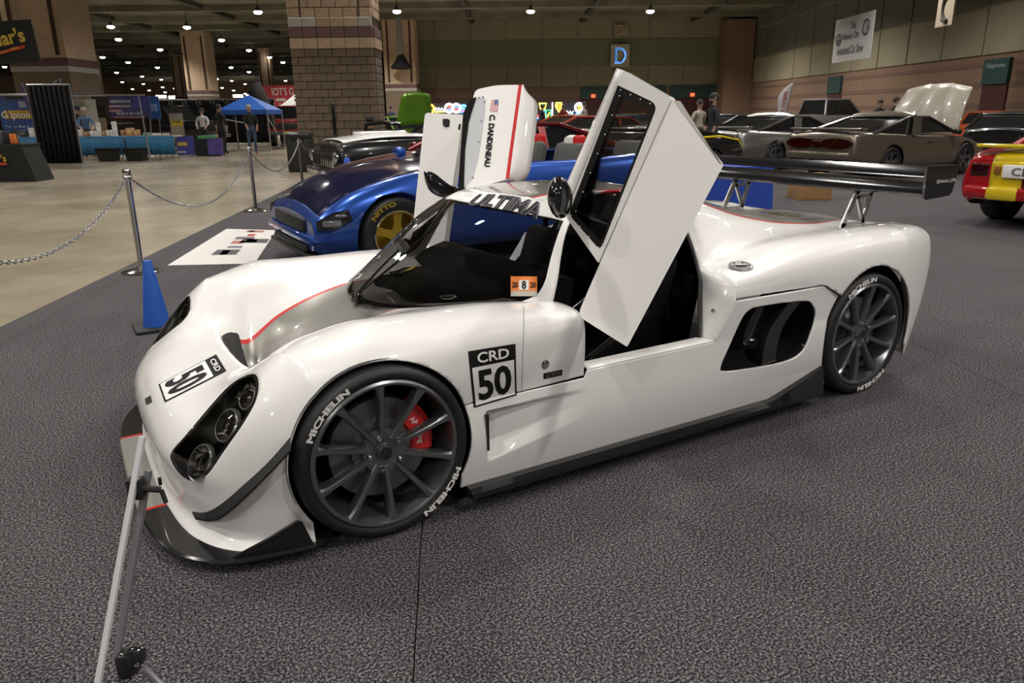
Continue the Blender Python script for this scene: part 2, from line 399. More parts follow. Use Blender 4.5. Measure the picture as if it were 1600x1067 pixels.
# --- side ducts
DP = outline([(1190,478),(1255,470),(1270,476),(1275,492),(1268,520),(1254,550),(1225,566),(1170,576),(1130,580),(1127,570),(1140,540),(1158,500),(1170,485)], ST, 70)
DPP = [(p.x, p.z) for p in DP]
SV, SF = clip(SV, SF, patch(DPP, SV, SF, (0, 2)))
for flip in (0, 1):
    q = (lambda V: mir(V)) if flip else (lambda V: np.array(V, float))
    sp = shell('side_panel', q(SV), SF, WHITE)
    n = len(DP); a = [Vector((p.x, p.y+.006, p.z)) for p in DP]
    c = sum(a, Vector())/n
    rings = [a, [p+Vector((.02, .05, 0)) for p in a], [c+(p-c)*.82+Vector((.07, .16, 0)) for p in a]]
    V = [p for r in rings for p in r]; F = [(i+k*n, (i+1) % n+k*n, (i+1) % n+(k+1)*n, i+(k+1)*n) for k in range(2) for i in range(n)]+[tuple(range(2*n, 3*n))]
    d = obj('intake_duct', q(V), F, BLACKGLOSS, sp)
    V = []                                                # curved vane across the duct
    for k in range(12):
        t = k/11; x = 1.985-.16*t-.05*math.sin(t*PI); z = .555-.28*t
        for dx, dy in ((0, .012), (.10, .02), (.14, .05), (.14, .08), (.0, .05)): V.append((x+dx, side_y(x, z)+dy, z))
    F = [(i*5+j, i*5+(j+1) % 5, (i+1)*5+(j+1) % 5, (i+1)*5+j) for i in range(11) for j in range(5)]
    obj('duct_vane', q(V), F, BLACKGLOSS, sp, ang=30)
    # sill ledge under the door
    V = []; X = np.linspace(.845, 1.53, 30)
    prof = [(0, 0), (.004, .006), (.012, .009), (.05, .008), (.085, .004), (.09, -.02)]
    for x in X:
        y0, z0 = side_y(x, .44), .44
        V += [(x, y0+a, z0+b) for a, b in prof]
    F = [(i*6+j, (i+1)*6+j, (i+1)*6+j+1, i*6+j+1) for i in range(29) for j in range(5)]
    obj('sill_ledge', q(V), F, WHITE, sp, thick=.004)
    # vent slit, skirt
    V = []
    for k in range(9):
        t = k/8; z = .365-.14*t; x = .378+.012*math.sin(t*PI)*0+.004*t
        V += [(x, -.001, z), (x+.012-.004*t, -.001, z), (x+.012-.004*t, .05, z), (x, .05, z)]
    F = [(i*4+j, i*4+(j+1) % 4, (i+1)*4+(j+1) % 4, (i+1)*4+j) for i in range(8) for j in range(4)]+[(0, 1, 2, 3), (32, 33, 34, 35)]
    obj('vent_slit', q(V), F, BLACK, sp)
    V = []; X = np.linspace(.30, 2.24, 40)
    for x in X:
        up = .098+max(0, (x-1.9))*.34
        V += [(x, .03, up), (x, -.012, .098 if x < 1.9 else .098+max(0, (x-1.9))*.30), (x, -.03, .083), (x, -.028, .062), (x, .05, .055), (x, .06, .08)]
    F = [(i*6+j, i*6+(j+1) % 6, (i+1)*6+(j+1) % 6, (i+1)*6+j) for i in range(39) for j in range(6)]+[tuple(range(6)), tuple(39*6+k for k in range(6))]
    obj('side_skirt', q(V), F, BLACKGLOSS, car, ang=25)
    # shut face behind the door with its black seal
    A = [(1.53,.024,.44),(1.57,.022,.50),(1.61,.022,.557),(1.645,.03,.61),(1.655,.05,.645),(1.665,.075,.682),(1.675,.15,.70),(1.70,.25,.703),(1.72,.33,.725),(1.74,.40,.82),(1.72,.465,.93),(1.66,.55,1.015),(1.56,.66,1.05)]
    B = [(1.515,.10,.445),(1.545,.135,.50),(1.58,.175,.56),(1.615,.215,.615),(1.64,.24,.65),(1.655,.26,.67),(1.67,.285,.69),(1.685,.31,.71),(1.70,.345,.745),(1.715,.41,.83),(1.695,.475,.93),(1.64,.56,1.01),(1.55,.66,1.04)]
    A = spline(A, 50); B = spline(B, 50); V = np.concatenate([A, (A*.55+B*.45)+np.array([-.0, .025, -.012]), B])
    F = [(i+k*50, i+1+k*50, i+1+(k+1)*50, i+(k+1)*50) for k in range(2) for i in range(49)]
    obj('shut_face', q(V), F, WHITE, car, thick=.004)
    MB().tube(q(B+np.array([-.008, -.004, 0])), .009, 8).build('door_seal', BLACK, car)
    # headlamp
    bk = np.array(LV); cen = bk.mean(0)
    bz = []
    HLr = [Vector(p) for p in HL]; nH = len(HLr); down = Vector((.06, .05, -.10)); hc = sum(HLr, Vector())/nH
    V = [p+Vector((0, 0, -.004)) for p in HLr]+[hc+(p-hc)*.85+down for p in HLr]
    F = [(i, (i+1) % nH, nH+(i+1) % nH, nH+i) for i in range(nH)]+[tuple(range(nH, 2*nH))]
    hb = obj('headlamp', q(V), F, LBK, car); tag(hb, 'headlamp bucket with two lamps under a clear cover')
    axis = Vector((-.75, -.25, .5)).normalized()
    R = axis.to_track_quat('Z', 'Y').to_matrix()
    for px, py, r in ((383, 612, .036), (350, 655, .05), (308, 714, .055)):
        h, _ = hit(px, py, bvh(LV, LF))
        if h is None: continue
        p = h+Vector((.02, .015, -.034))
        lm = MB().lathe([(r, .0), (r*1.0, .02), (r*.92, .02), (r*.7, .0), (r*.3, -.015), (.001, -.018)], p, 24, R=R)
        obj('lamp_reflector', q(lm.v), lm.f, CHROME, hb)
        lm = MB().lathe([(r*1.0, .012), (r*1.16, .016), (r*1.18, .006), (r*1.02, .0)], p, 24, R=R, cap=False); obj('lamp_bezel', q(lm.v), lm.f, mat('bezel', (.3, .3, .3), .3, metal=.6), hb)
        lm = MB().lathe([(.001, .022), (r*.35, .018), (r*.55, .006), (r*.6, -.004)], p, 20, R=R)
        obj('lamp_lens', q(lm.v), lm.f, GLASS, hb)
    for k in range(3):
        h, _ = hit(372+k*9, 606-k*4, bvh(LV, LF))
        if h is not None:
            lm = MB().box(h+Vector((.02, .01, -.03)), (.05, .006, .045), Matrix.Rotation(.5, 3, 'Y')); obj('reflector_fin', q(lm.v), lm.f, CHROME, hb)
    obj('lamp_cover', q(LV-np.array([0, 0, .002])), LF, glass_mat('lamp_cover_glass', alpha=.03), hb)
    obj('cover_edge', q(RIMV+np.array([0, 0, -.0005])), RIMF, BLACKGLOSS, hb)
# --- splitter, its end plates and the dive planes
def splitter_mat():
    m, nt, b = nodes('splitter_carbon'); N = nt.nodes.new; L = nt.links.new
    b.inputs['Roughness'].default_value = .18; b.inputs['Coat Weight'].default_value = .5
    tc = N('ShaderNodeTexCoord'); sp = N('ShaderNodeSeparateXYZ'); L(tc.outputs['Object'], sp.inputs[0])
    a = N('ShaderNodeMath'); a.operation = 'SUBTRACT'; L(sp.outputs['Y'], a.inputs[0]); a.inputs[1].default_value = YC
    a2 = N('ShaderNodeMath'); a2.operation = 'ABSOLUTE'; L(a.outputs[0], a2.inputs[0])
    r = N('ShaderNodeValToRGB'); r.color_ramp.interpolation = 'CONSTANT'; L(a2.outputs[0], r.inputs[0])
    e = r.color_ramp.elements; e[0].color = (.27, .26, .235, 1); e[1].position = .362; e[1].color = (.6, .02, .015, 1)
    k = e.new(.378); k.color = (.012, .012, .013, 1)
    L(r.outputs[0], b.inputs['Base Color']); return m
SPN = [(-.27,.0),(-.40,.02),(-.52,.05),(-.60,.11),(-.665,.20),(-.715,.35),(-.738,.55),(-.745,.74),(-.747,.925)]
op = spline(SPN, 60); inn = [(p[0]+.12*min(1, .25+i/30), p[1]+.10*(1-i/59)) for i, p in enumerate(op)]
prof = [(0, .046), (.0, .034)]
half = [(*p, .05) for p in op]; V = []
for i in range(60):
    o_, n_ = op[i], inn[i]
    V += [(o_[0]+.006, o_[1]+.004, .052), (o_[0], o_[1], .046), (o_[0]+.004, o_[1]+.003, .036), (n_[0]+.1, n_[1], .036), (n_[0]+.1, n_[1], .056)]
F = [(i*5+j, i*5+(j+1) % 5, (i+1)*5+(j+1) % 5, (i+1)*5+j) for i in range(59) for j in range(5)]+[tuple(range(5))]
tag(obj('front_splitter', *both(np.array(V), F), splitter_mat(), car, ang=30), 'gloss black front splitter with silver centre')
for flip in (0, 1):
    q = (lambda V: mir(V)) if flip else (lambda V: np.array(V, float))
    pl = MB(); e1 = [(-.27,.018,.05),(-.30,.016,.145),(-.315,.014,.155),(-.40,.035,.11),(-.47,.06,.075),(-.52,.075,.05)]
    pl.prism(e1, (0, -.012, 0)); obj('splitter_end_plate', q(pl.v), pl.f, BLACKGLOSS, car, smooth=False)
    # dive plane: a curved blade that follows the corner of the bumper
    P = spline([(301,804),(322,803),(347,788),(382,758),(421,723),(462,674)], 24); Q = spline([(305,810),(327,813),(349,806),(384,776),(424,736),(464,694)], 24); V = []
    for (a, b), (c_, d_) in zip(P, Q):
        h, nn = hit(a, b, FT)
        if h is None: continue
        r_ = ray(c_, d_).normalized(); o_ = CAM+r_*((h-CAM).length-.055)
        inw = Vector((h.x-o_.x, h.y-o_.y, 0)).normalized()*.03
        V += [h+inw, o_+Vector((0, 0, -.004)), o_+Vector((0, 0, .004)), o_.lerp(h, .15)+Vector((0, 0, .005)), h+inw+Vector((0, 0, .007))]
    k = len(V)//5
    F = [(i*5+j, i*5+(j+1) % 5, (i+1)*5+(j+1) % 5, (i+1)*5+j) for i in range(k-1) for j in range(5)]+[tuple(range(5)), tuple((k-1)*5+j for j in range(5))]
    obj('dive_plane', q(V), F, mat('dive_plane_black', (.012, .012, .012), .45, spec=.25), car, ang=25)
# --- canopy pieces
sG = np.minimum(np.minimum((uu+.03), (3.90-uu)), 1.)          # windscreen edge at the base and under the visor band
lim = .30+.25*np.clip((1.2-uu)/1.2, 0, 1)**2+.35*np.clip((uu-3.4)/.9, 0, 1)**2*0
sG = np.minimum(sG, (vv-lim)*1.0)
# round the lower corner
cu, cvv = .75, 1.15
dd = np.hypot((uu-cu)/.62, (vv-cvv)/.84); sG = np.where((uu < cu) & (vv < cvv), np.minimum(sG, (1-dd)*.6), sG)
WV, WF = clip(CV, CF, sG); XV, XF = clip(CV, CF, -sG)
wv_ = both(WV, WF); ws = shell('windscreen', *wv_, TINT, 0)
bV, bF = clip(CV, CF, np.minimum(sG, np.where(uu < 1, .13, .09)-np.minimum(sG, uu*.9))); bV = bV-np.array([-.003, -.002, .003])
tag(obj('windscreen_border', *both(bV, bF), BLACKP, ws), 'black printed border of the windscreen')
u2 = 6.0
band = clip(CV, CF, np.minimum(-sG, np.minimum(4.97-.07*vv-uu, 1.)))
shell('windscreen_surround', *both(*band), WHITE, .012)
roof = clip(CV, CF, uu-(4.97-.07*vv))
shell('roof', *both(*roof), BAND, .015)
COCK = mat('cockpit_black', (.004, .004, .004), .75, spec=.12); COCKG = mat('cockpit_gloss', (.006, .006, .006), .25, spec=.4)
# --- interior
tub = MB()
tub.box((1.05, YC, .13), (1.35, 1.60, .03)).box((1.63, YC, .40), (.05, 1.24, .54), Matrix.Rotation(.22, 3, 'Y'))
tub.box((.45, YC, .33), (.04, 1.4, .42)).box((1.1, YC, .24), (1.2, .22, .22))
for y in (.125, 2*YC-.125): tub.box((1.15, y, .28), (.95, .02, .30))
tub.build('cockpit_tub', COCK, car, smooth=False)
dash = MB(); V = []
dp = [(.30,.615),(.45,.635),(.66,.645),(.80,.64),(.86,.61),(.85,.52),(.78,.42),(.5,.40)]
MB().prism([(x, .33, z) for x, z in dp], (0, 2*(YC-.33), 0)).build('dashboard', COCK, car, ang=50)
MB().prism([(x, .36, z) for x, z in ((.74, .63), (.84, .70), (.96, .735), (1.02, .72), (1.0, .60), (.86, .56))], (0, 2*(YC-.36), 0)).build('instrument_binnacle', COCK, car, ang=50)
tub2 = MB().box((1.70, YC, .86), (.03, .9, .34), Matrix.Rotation(.3, 3, 'Y')).build('rear_bulkhead', COCKG, car)
for y in (.55, 2*YC-.55):
    st = MB().bbox((1.17, y, .22), (.50, .42, .12), .04).build('seat', COCK, car)
    MB().bbox((1.47, y, .50), (.12, .44, .58), .05, Matrix.Rotation(.32, 3, 'Y')).build('backrest', COCK, st)
    for dy in (-.2, .2): MB().bbox((1.30, y+dy, .36), (.40, .05, .20), .02, Matrix.Rotation(-.5, 3, 'Y')).build('side_bolster', COCKG, st)
R = Matrix.Rotation(-1.15, 3, 'Y')
sw = MB(); sw.tube([Vector((.93, .58, .60))+R @ Vector((.155*math.cos(a), .155*math.sin(a), 0)) for a in np.linspace(0, 2*PI, 33)], .014, 8, False)
for a in (0.3, PI-.3, -PI/2): sw.tube([Vector((.93, .58, .60)), Vector((.93, .58, .60))+R @ Vector((.15*math.sin(a), .15*math.cos(a), 0))], .01, 6)
sw.build('steering_wheel', COCK, car)
for (px, py) in ((700, 466), (617, 428)):
    h = onz(px, py, .652 if px == 700 else .645)
    MB().lathe([(.026, 0), (.036, .004), (.036, .008), (.026, .006), (.024, 0)], h, 28).build('dash_vent_ring', CHROME, car)
p0 = onz(628, 425, .65); p1 = onz(655, 413, .65); p2 = onz(640, 421, .65)
MB().prism([p0, p1, p2+Vector((.0, -.02, 0))], (0, 0, .003)).build('yellow_tab', mat('yellow_tab', (.7, .55, .02), .5), car)
for y in (.40, 2*YC-.40):
    MB().tube([(1.60, y, .16), (1.60, y+.02, .6), (1.50, y+.16*(1 if y < YC else -1), 1.0)], .016, 8).build('roll_bar', COCKG, car)
# --- wheels
def text_geo(s, bold=.012):
    cu = bpy.data.curves.new('t', 'FONT'); cu.body = s; cu.size = 1; cu.offset = bold; cu.resolution_u = 3
    o = bpy.data.objects.new('t', cu); COL.objects.link(o); bpy.context.view_layer.update()
    me = bpy.data.meshes.new_from_object(o.evaluated_get(bpy.context.evaluated_depsgraph_get()))
    V = np.array([v.co[:2] for v in me.vertices]).reshape(-1, 2); F = [tuple(p.vertices) for p in me.polygons]
    bpy.data.objects.remove(o); bpy.data.curves.remove(cu); bpy.data.meshes.remove(me)
    mn, mx = V.min(0), V.max(0); return (V-mn)/(mx-mn), F, (mx-mn)[0]/(mx-mn)[1]
def fine(V2, F, cut=.08):
    """split long triangle edges so that the print can follow a curved surface"""
    me = bpy.data.meshes.new('d'); me.from_pydata([(x, y, 0) for x, y in V2], [], F); bm = bmesh.new(); bm.from_mesh(me)
    bmesh.ops.triangulate(bm, faces=bm.faces[:]); 
    for _ in range(5):
        e = [x for x in bm.edges if x.calc_length() > cut]
        if not e: break
        bmesh.ops.subdivide_edges(bm, edges=e, cuts=1); bmesh.ops.triangulate(bm, faces=[f for f in bm.faces if len(f.verts) > 3])
    bm.verts.index_update(); V = np.array([v.co[:2] for v in bm.verts]); F = [tuple(v.index for v in f.verts) for f in bm.faces]
    bm.free(); bpy.data.meshes.remove(me); return V, F
RECT = (np.array([(0, 0), (1, 0), (1, 1), (0, 1)], float), [(0, 1, 2, 3)])
def decal(name, geo, quad, tree, m, parent, off=.002, bulge=0., cut=.12, sub=(0, 0, 1, 1)):
    """lays a print (unit square) on a surface; quad = corners TL, TR, BR, BL as seen in the photograph"""
    V2, F = fine(geo[0], geo[1], cut)
    V2 = np.array(V2); V2 = V2*np.array([sub[2]-sub[0], sub[3]-sub[1]])+np.array(sub[:2])
    TL, TR, BR, BL = [np.array(p, float) for p in quad]; out = []
    for x, y in V2:
        p = BL*(1-x)*(1-y)+BR*x*(1-y)+TR*x*y+TL*(1-x)*y; p[1] -= bulge*4*x*(1-x)
        for dy in (0, -1, 1, -2, 2, -4, 4, -8, 8):
            h, n = hit(p[0], p[1]+dy, tree)
            if h is not None and (not out or (h-out[0]).length < .5):
                if dy: r_ = ray(p[0], p[1]); h = CAM+r_*((h-CAM).length/r_.length)     # bridge a panel gap
                break
            h = None
        if h is None: h = out[-1] if out else Vector((0, 0, 0)); n = Vector((0, 0, 0))
        else:
            if n.dot(CAM-h) < 0: n = -n
            h = h+n*off
        out.append(h)
    return obj(name, out, F, m, parent, smooth=False, fix=False)
TEXT_M = text_geo('MICHELIN', .05)
def make_wheel(name, cx, r, rimr, side, width, a0, letter=True, stub=False):
    """near-side wheel: the outer face looks along -y; side 1 mirrors it to the far side"""
    q = (lambda V: mir(V)) if side else (lambda V: np.array(V, float))
    c = Vector((cx, 0, r))
    def add(nm, mb, m, p, ang=35): return obj(nm, q(mb.v), mb.f, m, p, ang=ang)
    rim = MB().lathe([(rimr, .004), (rimr+.004, -.002), (rimr-.004, -.008), (rimr-.012, -.006), (rimr-.016, .004), (rimr-.022, .05), (rimr-.035, .10), (rimr-.035, width-.03), (rimr, width)], c, 64, 'y', cap=False)
    w = add(name, rim, GUN, car); tag(w, 'gunmetal ten-spoke wheel with black tyre')
    b = r-rimr
    ty = MB().lathe([(rimr-.004, .012), (rimr+.004, .0), (rimr+b*.3, -.008), (rimr+b*.6, -.007), (rimr+b*.85, .004), (r-.002, .022), (r, .05), (r, width-.05), (r-.01, width-.01), (rimr, width)], c, 72, 'y', cap=False)
    add('tyre', ty, RUBBER, w, 50)
    sp0 = None
    for k in range(10):
        a = a0+k*PI/5; u = Vector((math.cos(a), 0, math.sin(a))); t = Vector((-math.sin(a), 0, math.cos(a))); V = []
        for rr, hw, y0, y1 in ((.050, .013, .022, .05), (.09, .0115, .018, .05), (.15, .0105, .008, .045), (.20, .0115, .002, .045), (rimr-.03, .014, -.002, .05), (rimr-.012, .02, -.003, .06)):
            V += [c+u*rr+t*hw*.55+Vector((0, y0, 0)), c+u*rr+t*hw+Vector((0, y0+.008, 0)), c+u*rr+t*hw*1.1+Vector((0, y1, 0)), c+u*rr-t*hw*1.1+Vector((0, y1, 0)), c+u*rr-t*hw+Vector((0, y0+.008, 0)), c+u*rr-t*hw*.55+Vector((0, y0, 0))]
        F = [(i*6+j, i*6+(j+1) % 6, (i+1)*6+(j+1) % 6, (i+1)*6+j) for i in range(5) for j in range(6)]+[tuple(range(6)), tuple(30+j for j in range(6))]
        obj('spoke', q(V), F, GUN, w, ang=30)
    add('hub', MB().lathe([(.001, .014), (.026, .014), (.028, .018), (.032, .030), (.042, .030), (.055, .024), (.075, .026), (.078, .05), (.06, .06)], c, 40, 'y'), GUN, w)
    add('centre_cap', MB().lathe([(.001, .012), (.022, .0125), (.026, .017)], c, 28, 'y'), BLACK, w)
    for k in range(5):
        a = a0+PI/10+k*2*PI/5; p = c+Vector((.058*math.cos(a), .02, .058*math.sin(a)))
        add('lug_nut', MB().lathe([(.001, -.012), (.006, -.012), (.0085, -.006), (.0085, .012)], p, 6, 'y'), CHROME, w)
    add('brake_disc', MB().lathe([(.05, .055), (.105, .055), (.107, .075), (.178, .075), (.18, .078), (.18, .10), (.05, .10)], c, 48, 'y'), DISC, w)
    V = []
    for k in range(15):
        a = math.radians(-12+k*62/14) if not stub else math.radians(150+k*60/14)
        for rr, y in ((.105, .062), (.115, .05), (.175, .05), (.193, .062), (.193, .12), (.105, .12)): V.append(c+Vector((rr*math.cos(a), y, rr*math.sin(a))))
    F = [(i*6+j, i*6+(j+1) % 6, (i+1)*6+(j+1) % 6, (i+1)*6+j) for i in range(14) for j in range(6)]+[tuple(range(6)), tuple(84+j for j in range(6))]
    cal = obj('brake_caliper', q(V), F, REDP if not stub else BLACK, w, ang=30)
    if letter:
        for s0, span in letter:
            V2, F2 = fine(TEXT_M[0], TEXT_M[1], .06); V = []
            for x, y in V2:
                a = math.radians(s0-span*x); rr = rimr+b*(.24+.46*y); V.append(c+Vector((rr*math.cos(a), -.0105, rr*math.sin(a))))
            obj('tyre_lettering', q(V), F2, WHITEP, w, smooth=False, fix=False)
    if not stub and not side:
        T = text_geo('AP Racing', .01); V2, F2 = fine(T[0], T[1], .1); V = []
        for x, y in V2:
            a = math.radians(40-44*x); rr = .128+.026*y; V.append(c+Vector((rr*math.cos(a), .0485, rr*math.sin(a))))
        obj('caliper_lettering', q(V), F2, WHITEP, w, smooth=False, fix=False)
    add('wheel_well', MB().lathe([(r+.05, width+.02), (.02, width+.02)], c, 40, 'y'), BLACK, w)
    return w
make_wheel('front_wheel', 0, FR, .2587, 0, .25, math.radians(92), ((157, 42), (-23, 42)))
make_wheel('front_wheel', 0, FR, .2587, 1, .25, math.radians(92), ())
make_wheel('rear_wheel', WB, RR, .259, 0, .31, math.radians(84), ((130, 44), (-50, 44)), True)
make_wheel('rear_wheel', WB, RR, .259, 1, .31, math.radians(84), (), True)
for cx, r0 in ((0, .322), (WB+.015, .345)):                 # wheel-house liners
    for flip in (0, 1):
        V = []; n = 40
        for k in range(n+1):
            a = -.35+(PI+.7)*k/n
            for y in (.03, .42): V.append((cx+(r0+.006)*math.cos(a), y, (FR if cx == 0 else RR+.005)+(r0+.006)*math.sin(a)))
        F = [(2*i, 2*i+1, 2*i+3, 2*i+2) for i in range(n)]
        obj('wheel_house', mir(V) if flip else V, F, BLACK, car)
# --- prints on the body
def number(quad, tree, hd, parent, flip=False):
    p = decal('number_plate', RECT, quad, tree, BLACKP, parent, .002, cut=.04); tag(p, 'race number 50 panel with CRD header')
    decal('number_field', RECT, quad, tree, WHITEP, p, .0035, cut=.05, sub=(.045, .03, .955, hd))
    t = text_geo('50', .03); decal('number_digits', t, quad, tree, BLACKP, p, .0055, cut=.04, sub=(.13, .09, .88, hd-.06))
    t = text_geo('CRD', .02); decal('number_header', t, quad, tree, WHITEP, p, .0055, cut=.05, sub=(.17, hd+.06, .85, .95))
number([(731, 549), (805, 537), (807, 617), (740, 637)], bodytree, .70, car)
number([(338, 554), (354, 580), (258, 629), (248, 601)], FT2, .80, car)
decal('nose_badge', RECT, [(227, 623), (236, 618), (238, 628), (229, 633)], FT2, mat('badge', (.06, .07, .05), .3, metal=.5), car)
t = text_geo('ULTIMA', .06)
ul = decal('visor_lettering', t, [(748, 304), (853, 320), (840, 345), (727, 322)], CT2, BLACKP, car, .003, 5, .05)
t = text_geo('ULTIMA', -.018)
decal('visor_lettering_fill', t, [(748.8, 304.8), (852.2, 320.8), (839.2, 344.2), (728, 321.2)], CT2, mat('grey_print', (.13, .12, .14), .8, spec=.1), ul, .0045, 5, .05)
stk = decal('inspection_sticker', RECT, [(798, 432), (839, 432), (839, 463), (798, 463)], CT2, mat('orange_print', (.8, .22, .04), .5), ws, .0015)
decal('sticker_field', RECT, [(811, 438), (826, 438), (826, 453), (811, 453)], CT2, WHITEP, stk, .0025)
decal('sticker_strip', RECT, [(798, 455), (839, 455), (839, 463), (798, 463)], CT2, mat('sticker_grey', (.45, .42, .36), .5), stk, .0025)
for s, q in (('8', [(815, 439), (822, 439), (822, 452), (815, 452)]), ('20', [(800, 441), (809, 441), (809, 450), (800, 450)]), ('20', [(828, 441), (837, 441), (837, 450), (828, 450)])):
    decal('sticker_digits', text_geo(s, .03), q, CT2, BLACKP, stk, .0035)
h, n = hit(852, 569, FT); R = Vector((0, -1, 0)).to_track_quat('Z', 'Y').to_matrix()
MB().lathe([(.013, 0), (.014, .004), (.009, .007), (.001, .008)], h, 20, R=R).build('side_repeater', CHROME, car)
MB().lathe([(.016, -.002), (.016, .003), (.013, .003)], h, 24, R=R).build('repeater_bezel', BLACK, car)
decal('side_badge', RECT, [(849, 583), (878, 577), (878, 586), (849, 592)], FT, BLACKP, car)
decal('side_badge_lettering', text_geo('ULTIMA', .0), [(852, 584), (876, 579), (876, 585), (852, 590)], FT, mat('badge_gold', (.2, .17, .1), .4), car, .003)
h = Vector((1.80, .155, .7165)); n = Vector((-.1, -.22, 1)).normalized()
R = n.to_track_quat('Z', 'Y').to_matrix()
fc = MB().lathe([(.056, .0), (.056, .006), (.05, .009), (.046, .007), (.001, .007)], h, 40, R=R).build('fuel_cap', mat('cap_grey', (.22, .22, .21), .5, metal=.8), car)
for k in range(6):
    a = k*PI/3; MB().lathe([(.004, .008), (.004, .011), (.001, .011)], h+R @ Vector((.04*math.cos(a), .04*math.sin(a), 0)), 8, R=R).build('fuel_cap_bolt', GUN, fc)
MB().box(h+n*.01, (.05, .012, .008), R).build('fuel_cap_grip', GUN, fc)
h = Vector((1.585, .10, .555)); MB().lathe([(.011, 0), (.011, .008), (.006, .016), (.001, .018)], h, 16, R=Vector((-.7, -.7, .1)).to_track_quat('Z', 'Y').to_matrix()).build('latch_stud', CHROME, car)
# panel gaps
def gap(px, tree, r=.0016, name='panel_gap'):
    P = spline(px, 40); pts = [hit(a, b, tree)[0] for a, b in P]; pts = [p for p in pts if p is not None]
    if len(pts) > 3: MB().tube(pts, r, 5).build(name, BLACK, car)
gap([(818, 480), (818, 520), (816, 570), (815, 612)], FT, .0010)
gap([(582, 396), (590, 402), (593, 414)], FT2, .0008)
# --- wiper
A = hit(555, 462, FT2)[0] or onz(555, 462, .62)
A = onz(557, 464, .63); Bp = onz(605, 425, .70); 
def oncan(px, py, lift=.02):
    h, n = hit(px, py, CT2)
    return (h+(n if n.dot(CAM-h) > 0 else -n)*lift) if h is not None else None
wp = [oncan(*p, .03) or onz(*p, .72) for p in ((575, 455), (600, 427), (630, 397))]
MB().tube([A, *wp], [.010, .007, .005, .004], 8).build('wiper_arm', BLACKGLOSS, car)
wb = [onz(*p, z) for p, z in (((568, 452), .66), ((620, 410), .76), ((650, 380), .83), ((686, 349), .90))]
MB().tube(wb, [.005, .006, .006, .004], 6).build('wiper_blade', BLACK, car)
MB().lathe([(.026, -.02), (.026, .012), (.02, .02), (.001, .022)], A, 20).build('wiper_pivot', BLACKGLOSS, car)
# --- doors
def plane_at(P, n):
    def f(px, py):
        r = ray(px, py); return CAM+r*((P-CAM).dot(n)/r.dot(n))
    return f
def sheet(pts, n, th, m, name, parent, hole=None, ang=35, taper=0.):
    """flat panel with thickness th along n (away from the viewer), optionally with a hole"""
    V = [p for p in pts]; k = len(V); d = n*th; cc = sum(V, Vector())/k
    if not hole:
        return obj(name, V+[p+(cc-p)*taper+d for p in V], [tuple(range(k)), tuple(range(k, 2*k))[::-1]]+[(i, (i+1) % k, k+(i+1) % k, k+i) for i in range(k)], m, parent, ang=ang)
    h = hole; assert len(h) == k
    V = pts+h+[p+d for p in pts]+[p+d for p in h]; F = []
    for i in range(k):
        j = (i+1) % k
        F += [(i, j, k+j, k+i), (2*k+i, 3*k+i, 3*k+j, 2*k+j), (i, 2*k+i, 2*k+j, j), (k+i, k+j, 3*k+j, 3*k+i)]
    return obj(name, V, F, m, parent, ang=ang)
def resample(P, n):
    P = [np.array(p, float) for p in P]; L = [0]
    for a, b in zip(P, P[1:]+P[:1]): L.append(L[-1]+np.linalg.norm(b-a))
    out = []
    for i in range(n):
        s = L[-1]*i/n; k = max(j for j in range(len(P)) if L[j] <= s); t = (s-L[k])/(L[k+1]-L[k]+1e-12); out.append(P[k]*(1-t)+P[(k+1) % len(P)]*t)
    return out
def rounded(P, r, n=6):
    out = []; k = len(P); P = [np.array(p, float) for p in P]; r = r if isinstance(r, (list, tuple)) else [r]*k
    for i in range(k):
        a, b, c = P[i-1], P[i], P[(i+1) % k]; u = (a-b)/np.linalg.norm(a-b); v = (c-b)/np.linalg.norm(c-b)
        for j in range(n+1):
            t = j/n; out.append((b+u*r[i])*(1-t)**2+2*b*t*(1-t)+(b+v*r[i])*t*t)
    return out
def mirror_shape(base, axis_u, axis_n, side, parent):
    """wing mirror: a rounded black shell on a short stalk"""
    u = axis_u.normalized(); n = (axis_n-u*axis_n.dot(u)).normalized(); v = u.cross(n); V = []
    prof = [(-.02, .01, .01), (.0, .018, .014), (.05, .028, .02), (.09, .055, .035), (.14, .075, .045), (.19, .072, .042), (.225, .048, .03), (.24, .01, .008)]
    k = 16
    for s, a, b in prof:
        V += [base+u*s+v*(a*math.cos(q*2*PI/k))*side+n*(b*math.sin(q*2*PI/k)) for q in range(k)]
    F = [(i*k+j, i*k+(j+1) % k, (i+1)*k+(j+1) % k, (i+1)*k+j) for i in range(len(prof)-1) for j in range(k)]+[tuple(range(k)), tuple((len(prof)-1)*k+j for j in range(k))]
    return obj('wing_mirror', V, F, BLACKGLOSS, parent, ang=60)
# near door, raised: rear end up, outer face towards the front
S1, S2, B1, B2 = Vector((.931,-.103,.55)), Vector((.915,-.534,1.255)), Vector((.824,.07,.652)), Vector((1.016,-.189,1.413))
R1, R2 = Vector((.953,.346,1.062)), Vector((.994,.05,1.537))
nl = (B2-B1).cross(S2-B1).normalized(); nl = nl if nl.dot(CAM-B1) < 0 else -nl         # away from the viewer
lp = plane_at(B1, nl)
P = rounded([(902, 493), (1049, 154), (1131, 257), (980, 542)], [14, 3, 4, 3])
nd = sheet([lp(*p) for p in P], nl, .03, WHITE, 'raised_door', car, taper=.3); tag(nd, 'raised near door with flat white lower panel')
